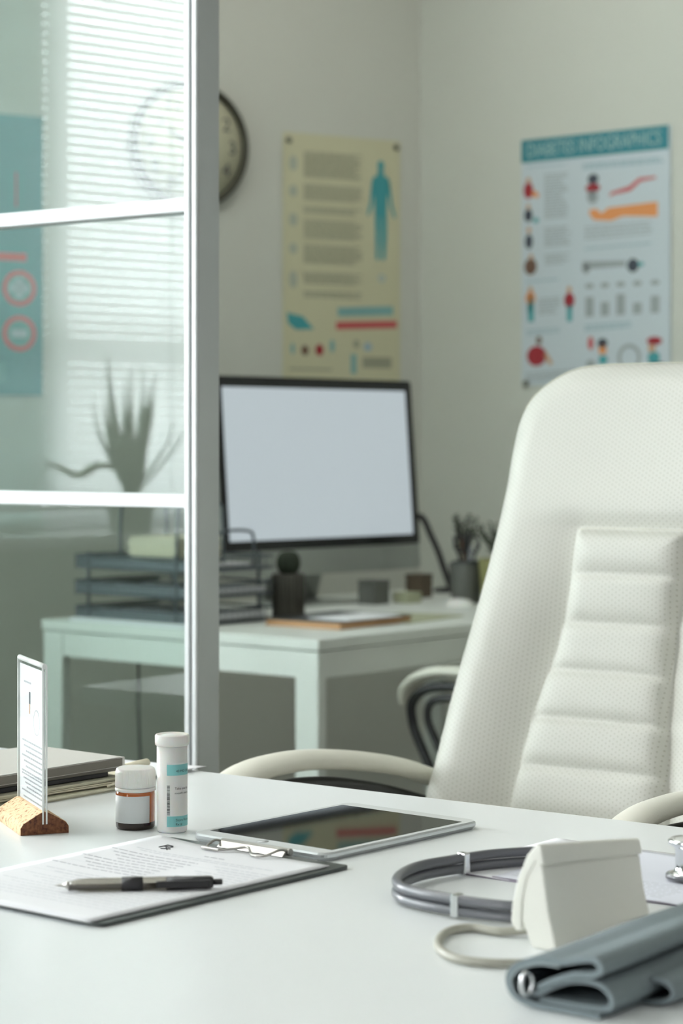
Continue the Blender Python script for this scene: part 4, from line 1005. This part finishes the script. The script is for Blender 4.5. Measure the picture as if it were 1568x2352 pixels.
pb = thing('plant_pot', 'grey pot of the twiggy plant behind the pen holder', 'plant pot', (px_.x - 0.005, px_.y + 0.098, DESK))
MB().lathe([(0, 0), (0.028, 0), (0.035, 0.09), (0.033, 0.092), (0.031, 0.086), (0, 0.086)], 32).build('pot_wall', 'pot_grey', pb)
MB().lathe([(0, 0.0865), (0.031, 0.0865), (0, 0.092)], 24).build('soil', 'soil', pb)
qx = dpt(1140, 1388)
po = thing('plant_pot', 'olive yellow pot right of the pen holder, partly behind the white chair', 'plant pot', (qx.x, qx.y, DESK))
MB().lathe([(0, 0), (0.036, 0), (0.043, 0.105), (0.045, 0.110), (0.041, 0.110), (0.039, 0.100), (0, 0.100)], 40).build('pot_wall', 'pot_olive', po)
MB().lathe([(0, 0.1005), (0.039, 0.1005), (0, 0.104)], 24).build('soil', 'soil', po)
bush((qx.x, qx.y), DESK + 0.102, 14, 0.09, 0.06, 33, 'small green bushy plant in the olive yellow pot', 'succulent')

# ------------------------------------------------------------------ wall clock
ct = 0.737; cx_, cy_ = CW_O[0] - 0.868 * ct + 0.497 * 0.0, CW_O[1] - 0.497 * ct
ck = thing('wall_clock', 'round wall clock with dark rim and cream dial, half hidden by the partition frame', 'clock', (cx_ + 0.497 * 0.001, cy_ - 0.868 * 0.001, 1.924), CW_R)
CR = 0.172
o = MB(); o.lathe([(0, 0), (CR, 0), (CR, 0.022), (0, 0.022)], 72); o = o.build('case', 'clock_rim', ck); o.rotation_euler = (R(90), 0, 0)
o = MB(); o.lathe([(CR - 0.016, 0.020), (CR - 0.018, 0.030), (CR - 0.008, 0.037), (CR, 0.030), (CR + 0.001, 0.015)], 72); o = o.build('rim', 'clock_rim', ck); o.rotation_euler = (R(90), 0, 0)
o = MB(); o.lathe([(0, 0.0222), (CR - 0.016, 0.0222), (CR - 0.016, 0.0235), (0, 0.0235)], 72); o = o.build('dial', 'clock_face', ck); o.rotation_euler = (R(90), 0, 0)
m = MB()
for hr in range(1, 13):
    a = R(90 - 30 * hr); r_ = 0.122; put_text(m, str(hr), 0.052, r_ * math.cos(a), r_ * math.sin(a) - 0.018, -0.0240, 0, center=True)
m.build('numerals', 'ink', ck, recalc=False)
for nm, L_, a, w_ in (('hour_hand', 0.08, 300, 0.006), ('minute_hand', 0.12, 200, 0.004)):
    m = MB(); d_ = (math.sin(R(a)), math.cos(R(a))); pr = (d_[1], -d_[0])
    m.sheet([(-d_[0] * 0.02 + pr[0] * w_, -d_[1] * 0.02 + pr[1] * w_), (d_[0] * L_ + pr[0] * w_ * 0.4, d_[1] * L_ + pr[1] * w_ * 0.4), (d_[0] * L_ - pr[0] * w_ * 0.4, d_[1] * L_ - pr[1] * w_ * 0.4), (-d_[0] * 0.02 - pr[0] * w_, -d_[1] * 0.02 - pr[1] * w_)], -0.026, 0, 0.001)
    m.build(nm, 'ink', ck)

# ------------------------------------------------------------------ cream wall poster (frame: x right, z DOWN values given as v; origin top left)
pw_x = CW_O[0] - 0.868 * 0.446; pw_y = CW_O[1] - 0.497 * 0.446
cpz = 1.982
po1 = thing('wall_poster', 'cream medical poster with blue human figure above the monitor', 'poster', (pw_x + 0.497 * 0.004, pw_y - 0.868 * 0.004, cpz), CW_R)
PWd, PHt = 0.376, 0.70
MB().box(0, 0, -PHt, PWd, 0.0012, 0).build('poster_sheet', 'poster_cream', po1)
sx_ = PWd / (1170 - 105); sz_ = 1.0 / 3.92 * 0.001195 / 1.0     # zoom pixels -> metres on the poster
def U(x): return (x - 105) * sx_
def V(x, y): return -((y - 95 - (x - 105) * 0.062) * 0.001195 / 3.92)
m = MB(); rnd = random.Random(2)
for (y0, y1) in ((265, 500), (560, 705), (765, 830), (885, 1050), (1110, 1285), (1360, 1455), (1530, 1590)):
    y = y0
    while y < y1:
        x = 290; xe = 815 - rnd.choice([0, 0, 15, 60])
        while x < xe:
            l = rnd.uniform(25, 80); x2 = min(xe, x + l); m.box(U(x), -0.0005, V(290, y + 14), U(x2), 0, V(290, y)); x = x2 + 7
        y += 22
    m.build('printed_text', 'print_line', po1); m = MB()
m.rect(U(820), V(820, 2250), U(1090) - U(820), V(820, 2150) - V(820, 2250), 0, 0); m.build('printed_text', 'print_line', po1); m = MB(); m.rect(U(160), V(160, 2240), U(540) - U(160), 0.006, 0, 0)
m.build('printed_text', 'print_line', po1)
m = MB()   # human figure
fx = lambda x: U(x)
fig = [(990, 345, 30, 45)]
m.ell(U(990), V(990, 392), 0.011, 0.0150, 0, 0)
def quad(xs, mi=0): m.sheet([(U(x), V(990, y)) for x, y in xs], 0, mi)
quad([(962, 430), (1015, 430), (1020, 480), (1060, 500), (1075, 560), (1050, 700), (1045, 860), (935, 860), (930, 700), (908, 560), (920, 500), (958, 480)])
quad([(908, 520), (935, 540), (915, 760), (880, 860), (862, 850), (888, 740)]); quad([(1072, 520), (1045, 540), (1075, 760), (1110, 870), (1130, 860), (1098, 740)])
quad([(935, 850), (988, 850), (982, 1100), (975, 1260), (945, 1260), (940, 1050)]); quad([(992, 850), (1047, 850), (1045, 1050), (1030, 1260), (1000, 1260), (996, 1100)])
m.build('figure_print', 'print_teal', po1)
m = MB()
for yy, h_, mi in ((375, 70, 0), (625, 55, 1), (885, 60, 0), (1145, 50, 1), (1425, 80, 0)):
    m = MB(); m.ell(U(195), V(195, yy), U(38 + 105), h_ * 0.000305, 0, mi); m.build('icon_print', ['poster_icon', 'poster_icon'], po1)
m = MB()
m.ring(U(1000), V(1000, 1430), 0.006, 0.011, 0, 0); m.build('icon_print', ['print_bluegrey', 'print_teal_pale'], po1)
def FC():
    global m
    m.build('chart_print', ['print_teal_pale', 'print_red', 'print_teal', 'print_darkred', 'print_brown', 'print_line', 'print_bluegrey'], po1); m = MB()
m = MB()
m.sheet([(U(595), V(595, 1770)), (U(1105), V(1105, 1770 + 5)), (U(1105), V(1105, 1690)), (U(595), V(595, 1690))], 0, 0); FC()
m.sheet([(U(580), V(580, 1890)), (U(1140), V(1140, 1895)), (U(1140), V(1140, 1825)), (U(580), V(580, 1820))], 0, 1); FC()
m.sheet([(U(140), V(140, 1720)), (U(200), V(200, 1740)), (U(280), V(280, 1760)), (U(380), V(380, 1880)), (U(220), V(220, 1880)), (U(150), V(150, 1820))], 0, 2); FC()
m.ell(U(300), V(300, 2070), 0.011, 0.014, 0, 4); FC(); m.ell(U(430), V(430, 2070), 0.013, 0.016, 0, 3); FC(); m.ell(U(545), V(545, 2040), 0.008, 0.018, 0, 0)
FC(); m.ell(U(765), V(765, 2030), 0.010, 0.012, 0, 5); FC(); m.ell(U(870), V(870, 2060), 0.014, 0.013, 0, 6); FC(); m.rect(U(715), V(715, 2300), 0.018, 0.055, 0, 0); FC(); m.ell(U(190), V(190, 2050), 0.006, 0.016, 0, 0)
m.build('chart_print', ['print_teal_pale', 'print_red', 'print_teal', 'print_darkred', 'print_brown', 'print_line', 'print_bluegrey'], po1)
for (x, y) in ((155, 165), (1130, 215)):
    o = MB(); o.lathe([(0, 0), (0.008, 0), (0.009, 0.003), (0.006, 0.007), (0, 0.008)], 20); o = o.build('push_pin', 'pin_grey', po1); o.rotation_euler = (R(90), 0, 0); o.location = (U(x), 0, V(x, y))

# ------------------------------------------------------------------ diabetes poster on the right wall
rx_ = CW_O[0] + 0.77 * 0.3525; ry_ = CW_O[1] - 0.638 * 0.3525
po2 = thing('wall_poster', 'pale blue diabetes infographics poster with teal header on the right wall', 'poster', (rx_ - 0.638 * 0.004, ry_ - 0.77 * 0.004, 1.125 + 697 * 5.972 / 5000), RW_R)
P2W, P2H = 0.472, 0.672
MB().box(0, 0, -P2H, P2W, 0.0012, 0).build('poster_sheet', 'poster_pale', po2)
# zoom px (3.675x): left x=70, right x=1335; perspective: size grows 1.0525 to the right
def U2(x):
    t = (x - 70) / 1265.0; return P2W * t / (t + (1 - t) * 1.0525) * 1.0
def V2(x, y):
    # top edge 222 at x=70 -> 85 at x=1320; full height 2055 at the left
    t = (x - 70) / 1265.0; top = 222 - 139 * t; return -(y - top) / (2058 * (1 + 0.0525 * t)) * P2H
def Q(mb, pts, mi=0, y=0): mb.sheet([(U2(a), V2(a, b)) for a, b in pts], y, mi)
m = MB(); Q(m, [(70, 222), (1320, 85), (1320, 285), (70, 412)][::-1]); m.build('header_band', 'print_header', po2)
m = MB(); put_text(m, 'DIABETES INFOGRAPHICS', 0.052, 0.018, V2(130, 352) - 0.003, -0.0008, 0, width=P2W - 0.05)
m.build('header_lettering', 'print_header_text', po2, recalc=False)
m = MB(); rnd = random.Random(8)
def para(x0, x1, y0, y1, st=24, mi=0, hgt=11):
    global m
    y = y0
    while y < y1:
        x = x0; xe = x1 - rnd.choice([0, 0, 20, 50])
        while x < xe:
            x2 = min(xe, x + rnd.uniform(25, 75)); z_a, z_b = V2(x, y + hgt - (x - x0) * 0.09), V2(x, y - (x - x0) * 0.09)
            m.box(U2(x), -0.0005, z_a, U2(x2), 0, z_b, mi); x = x2 + 8
        y += st
    m.build('printed_text', ['print_grey', 'print_bluegrey'], po2); m = MB()
para(285, 490, 505, 880); para(285, 520, 955, 1110); para(290, 510, 1180, 1260); para(230, 420, 1550, 1690)
para(640, 1200, 945, 1060, 30); para(110, 590, 2180, 2250, 26)
para(120, 470, 440, 460, 24, 1); para(620, 1280, 415, 440, 24, 1, 22); para(640, 1240, 1120, 1150, 30, 1, 16); para(120, 430, 1400, 1425, 30, 1, 16); para(120, 470, 1815, 1850, 26, 1, 14); para(640, 1050, 1770, 1800, 28, 1, 20)
m = MB()
def FL():
    global m
    m.build('illustration_print', MATS, po2); m = MB()
def E2(x, y, rx, ry, mi): m.ell(U2(x), V2(x, y), rx * P2W / 1265, ry * P2H / 2058, 0, mi)
def fig2(x, y, s, top, bot, mi_head=0):
    E2(x, y - 60 * s, 18 * s, 24 * s, mi_head); E2(x, y, 38 * s, 45 * s, top); m.rect(U2(x) - 0.009 * s, V2(x, y + 110 * s), 0.018 * s, 0.036 * s + 0.006, 0, bot)
MATS = ['print_skin', 'print_darkred', 'print_header', 'print_brown', 'print_orange', 'print_dark', 'print_grey', 'print_teal', 'print_red', 'poster_pale']
E2(135, 640, 42, 70, 1); E2(135, 560, 20, 30, 0); Q(m, [(170, 630), (235, 670), (225, 700), (165, 690)][::-1], 4); FL()
E2(135, 850, 36, 55, 5); E2(135, 780, 18, 26, 0); E2(205, 890, 26, 22, 7); FL(); E2(140, 1070, 34, 62, 5); E2(140, 975, 18, 28, 0); FL(); E2(155, 1280, 55, 70, 3); E2(160, 1200, 18, 26, 0); FL()
fig2(155, 1545, 1.15, 4, 7); m.rect(U2(133), V2(133, 1745), 0.019, 0.05, 0, 7); FL(); E2(505, 1560, 45, 62, 1); E2(505, 1470, 20, 28, 0); m.rect(U2(485), V2(485, 1740), 0.016, 0.045, 0, 7); FL()
E2(210, 2030, 85, 85, 1); E2(232, 1900, 24, 36, 3); Q(m, [(290, 1980), (360, 2090), (330, 2105), (275, 2040)][::-1], 0); FL()
E2(710, 540, 45, 42, 5); E2(708, 615, 62, 36, 1); E2(705, 690, 45, 55, 6); E2(705, 680, 26, 34, 9); FL()
Q(m, [(845, 690), (860, 650), (1010, 600), (1090, 530), (1220, 515), (1220, 535), (1100, 560), (1020, 640), (880, 670)], 8); FL()
Q(m, [(680, 800), (740, 790), (780, 830), (840, 780), (1235, 730), (1235, 855), (960, 850), (860, 890), (720, 885), (680, 840)][::-1], 4); FL()
Q(m, [(620, 1235), (980, 1225), (980, 1270), (620, 1300)][::-1], 6); E2(1040, 1265, 48, 56, 5); E2(1100, 1255, 28, 18, 7); E2(650, 1290, 34, 46, 6); FL()
for k, (x, h_) in enumerate(((680, 170), (810, 120), (940, 180), (1075, 100), (1215, 150))):
    E2(x, 1440 - k * 8, 38, 22, 7 if False else 6); Q(m, [(x - 34, 1700 - k * 8), (x + 34, 1694 - k * 8), (x + 34, 1700 - h_ - k * 8), (x - 34, 1705 - h_ - k * 8)], 6); FL()
E2(690, 1920, 24, 55, 8); E2(790, 1920, 42, 40, 5); E2(790, 1975, 34, 40, 4); E2(795, 2060, 38, 40, 7); FL(); E2(690, 2110, 42, 50, 6); FL()
m.ring(U2(1010), V2(1010, 2040), 0.026, 0.036, 0, 6); FL()
E2(1210, 1900, 62, 34, 1); E2(1190, 1960, 30, 40, 0); E2(1205, 2040, 50, 50, 7); E2(1220, 2105, 75, 30, 5)
m.build('illustration_print', MATS, po2)
for (x, y) in ((112, 2262), (1300, 2270)):
    o = MB(); o.lathe([(0, 0), (0.009, 0), (0.010, 0.003), (0.006, 0.007), (0, 0.008)], 20); o = o.build('push_pin', 'pin_grey', po2); o.rotation_euler = (R(90), 0, 0); o.location = (U2(x), 0, V2(x, y))

# ------------------------------------------------------------------ aqua poster on the clock wall, seen through the glass
po3 = thing('wall_poster', 'aqua poster with red ringed medical icons at the far left, seen through the glass', 'poster', (CW_O[0] - 0.868 * (1.150 + 0.50) + 0.497 * 0.004, CW_O[1] - 0.497 * (1.150 + 0.50) - 0.868 * 0.004, 1.97), CW_R)
MB().box(0, 0, -0.72, 0.50, 0.0012, 0).build('poster_sheet', 'poster_aqua', po3)
m = MB()
zc = lambda y: -(y - 270) * 5.63 / 5000
for y, sq_ in ((665, 0), (768, 1)):
    m = MB(); m.ring(0.436, zc(y), 0.034, 0.046, -0.0003, 0); m.ell(0.436, zc(y), 0.034, 0.034, -0.0001, 2)
    if sq_: m.box(0.414, -0.0012, zc(y) - 0.010, 0.458, -0.0006, zc(y) + 0.010, 1)
    else:
        m.box(0.424, -0.0012, zc(y) - 0.026, 0.448, -0.0006, zc(y) + 0.026, 1); m.box(0.410, -0.0012, zc(y) - 0.012, 0.462, -0.0006, zc(y) + 0.012, 1)
    m.build('icon_print', ['print_red_bright', 'poster_pale', 'print_teal_pale'], po3)
m = MB(); m.box(0.10, -0.0006, zc(603), 0.455, 0, zc(585)); m.build('heading_print', 'print_red_bright', po3)
MB().box(0.425, -0.0006, zc(480), 0.430, 0, zc(400)).build('thermometer_print', 'print_red', po3)
MB().box(0.08, -0.0006, zc(880), 0.40, 0, zc(835)).build('printed_text', 'print_teal_pale', po3)

# ------------------------------------------------------------------ tall potted plant on the window sill (seen mirrored in the glass)
def wloc(x, y): return (WW_O[0] + WW_D[0] * x - WW_D[1] * y, WW_O[1] + WW_D[1] * x + WW_D[0] * y)
pxy = wloc(0.16, -0.128)
pp_ = thing('plant_pot', 'dark pot of the pointed plant on the left window sill, mirrored in the glass', 'plant pot', (pxy[0], pxy[1], SILL))
MB().lathe([(0, 0), (0.05, 0), (0.066, 0.085), (0.066, 0.095), (0.060, 0.095), (0.058, 0.085), (0, 0.085)], 40).build('pot_wall', 'pot_grey', pp_)
MB().lathe([(0, 0.0855), (0.058, 0.0855), (0, 0.09)], 24).build('soil', 'soil', pp_)
pl = thing('pointed_plant', 'tall pointed green cactus like plant before the blind, mirrored in the glass partition', 'plant', (pxy[0], pxy[1], SILL + 0.087))
# leaf list: side offset at tip (along wall, + towards the window's near end), height, base offset, radius
lv = [(0.062, 0.37, 0.014), (0.030, 0.30, 0.014), (0.0, 0.335, 0.012), (0.085, 0.25, 0.016), (-0.062, 0.29, 0.019), (-0.085, 0.33, 0.011), (-0.030, 0.24, 0.022), (0.020, 0.22, 0.020), (0.125, 0.26, 0.007), (-0.045, 0.35, 0.008), (-0.15, 0.22, 0.005), (-0.19, 0.25, 0.004)]
for i, (dx, hh, rr_) in enumerate(lv):
    yy = [0.01, -0.012, 0.0, -0.008, 0.006][i % 5]
    c = catmull([(0.004 * (i % 3), yy, 0), (dx * 0.45, yy, hh * 0.32), (dx * 0.85, yy, hh * 0.68), (dx, yy * 1.5, hh)], 8); k = len(c)
    rads = [rr_ * (0.75 + 0.5 * math.sin(PI * min(1, j / k * 1.3))) * max(0.06, (1 - (j / (k - 1)) ** 2.4)) for j in range(k)]
    m = MB(); m.tube(c, rr_, 10, rads=rads, flat=0.7); o = m.build('leaf', 'plant_green', pl)
o = None
c = catmull([(0, 0, 0.06), (0.08, 0.02, 0.085), (0.16, 0.0, 0.06), (0.25, -0.01, 0.085), (0.30, -0.01, 0.02)], 8); k = len(c)
MB().tube(c, 0.02, 10, rads=[0.017 * max(0.1, math.sin(PI * min(0.98, 0.12 + j / k))) for j in range(k)], flat=0.5).build('leaf', 'leaf_olive', pl)
pl.rotation_euler = (0, 0, WW_R)
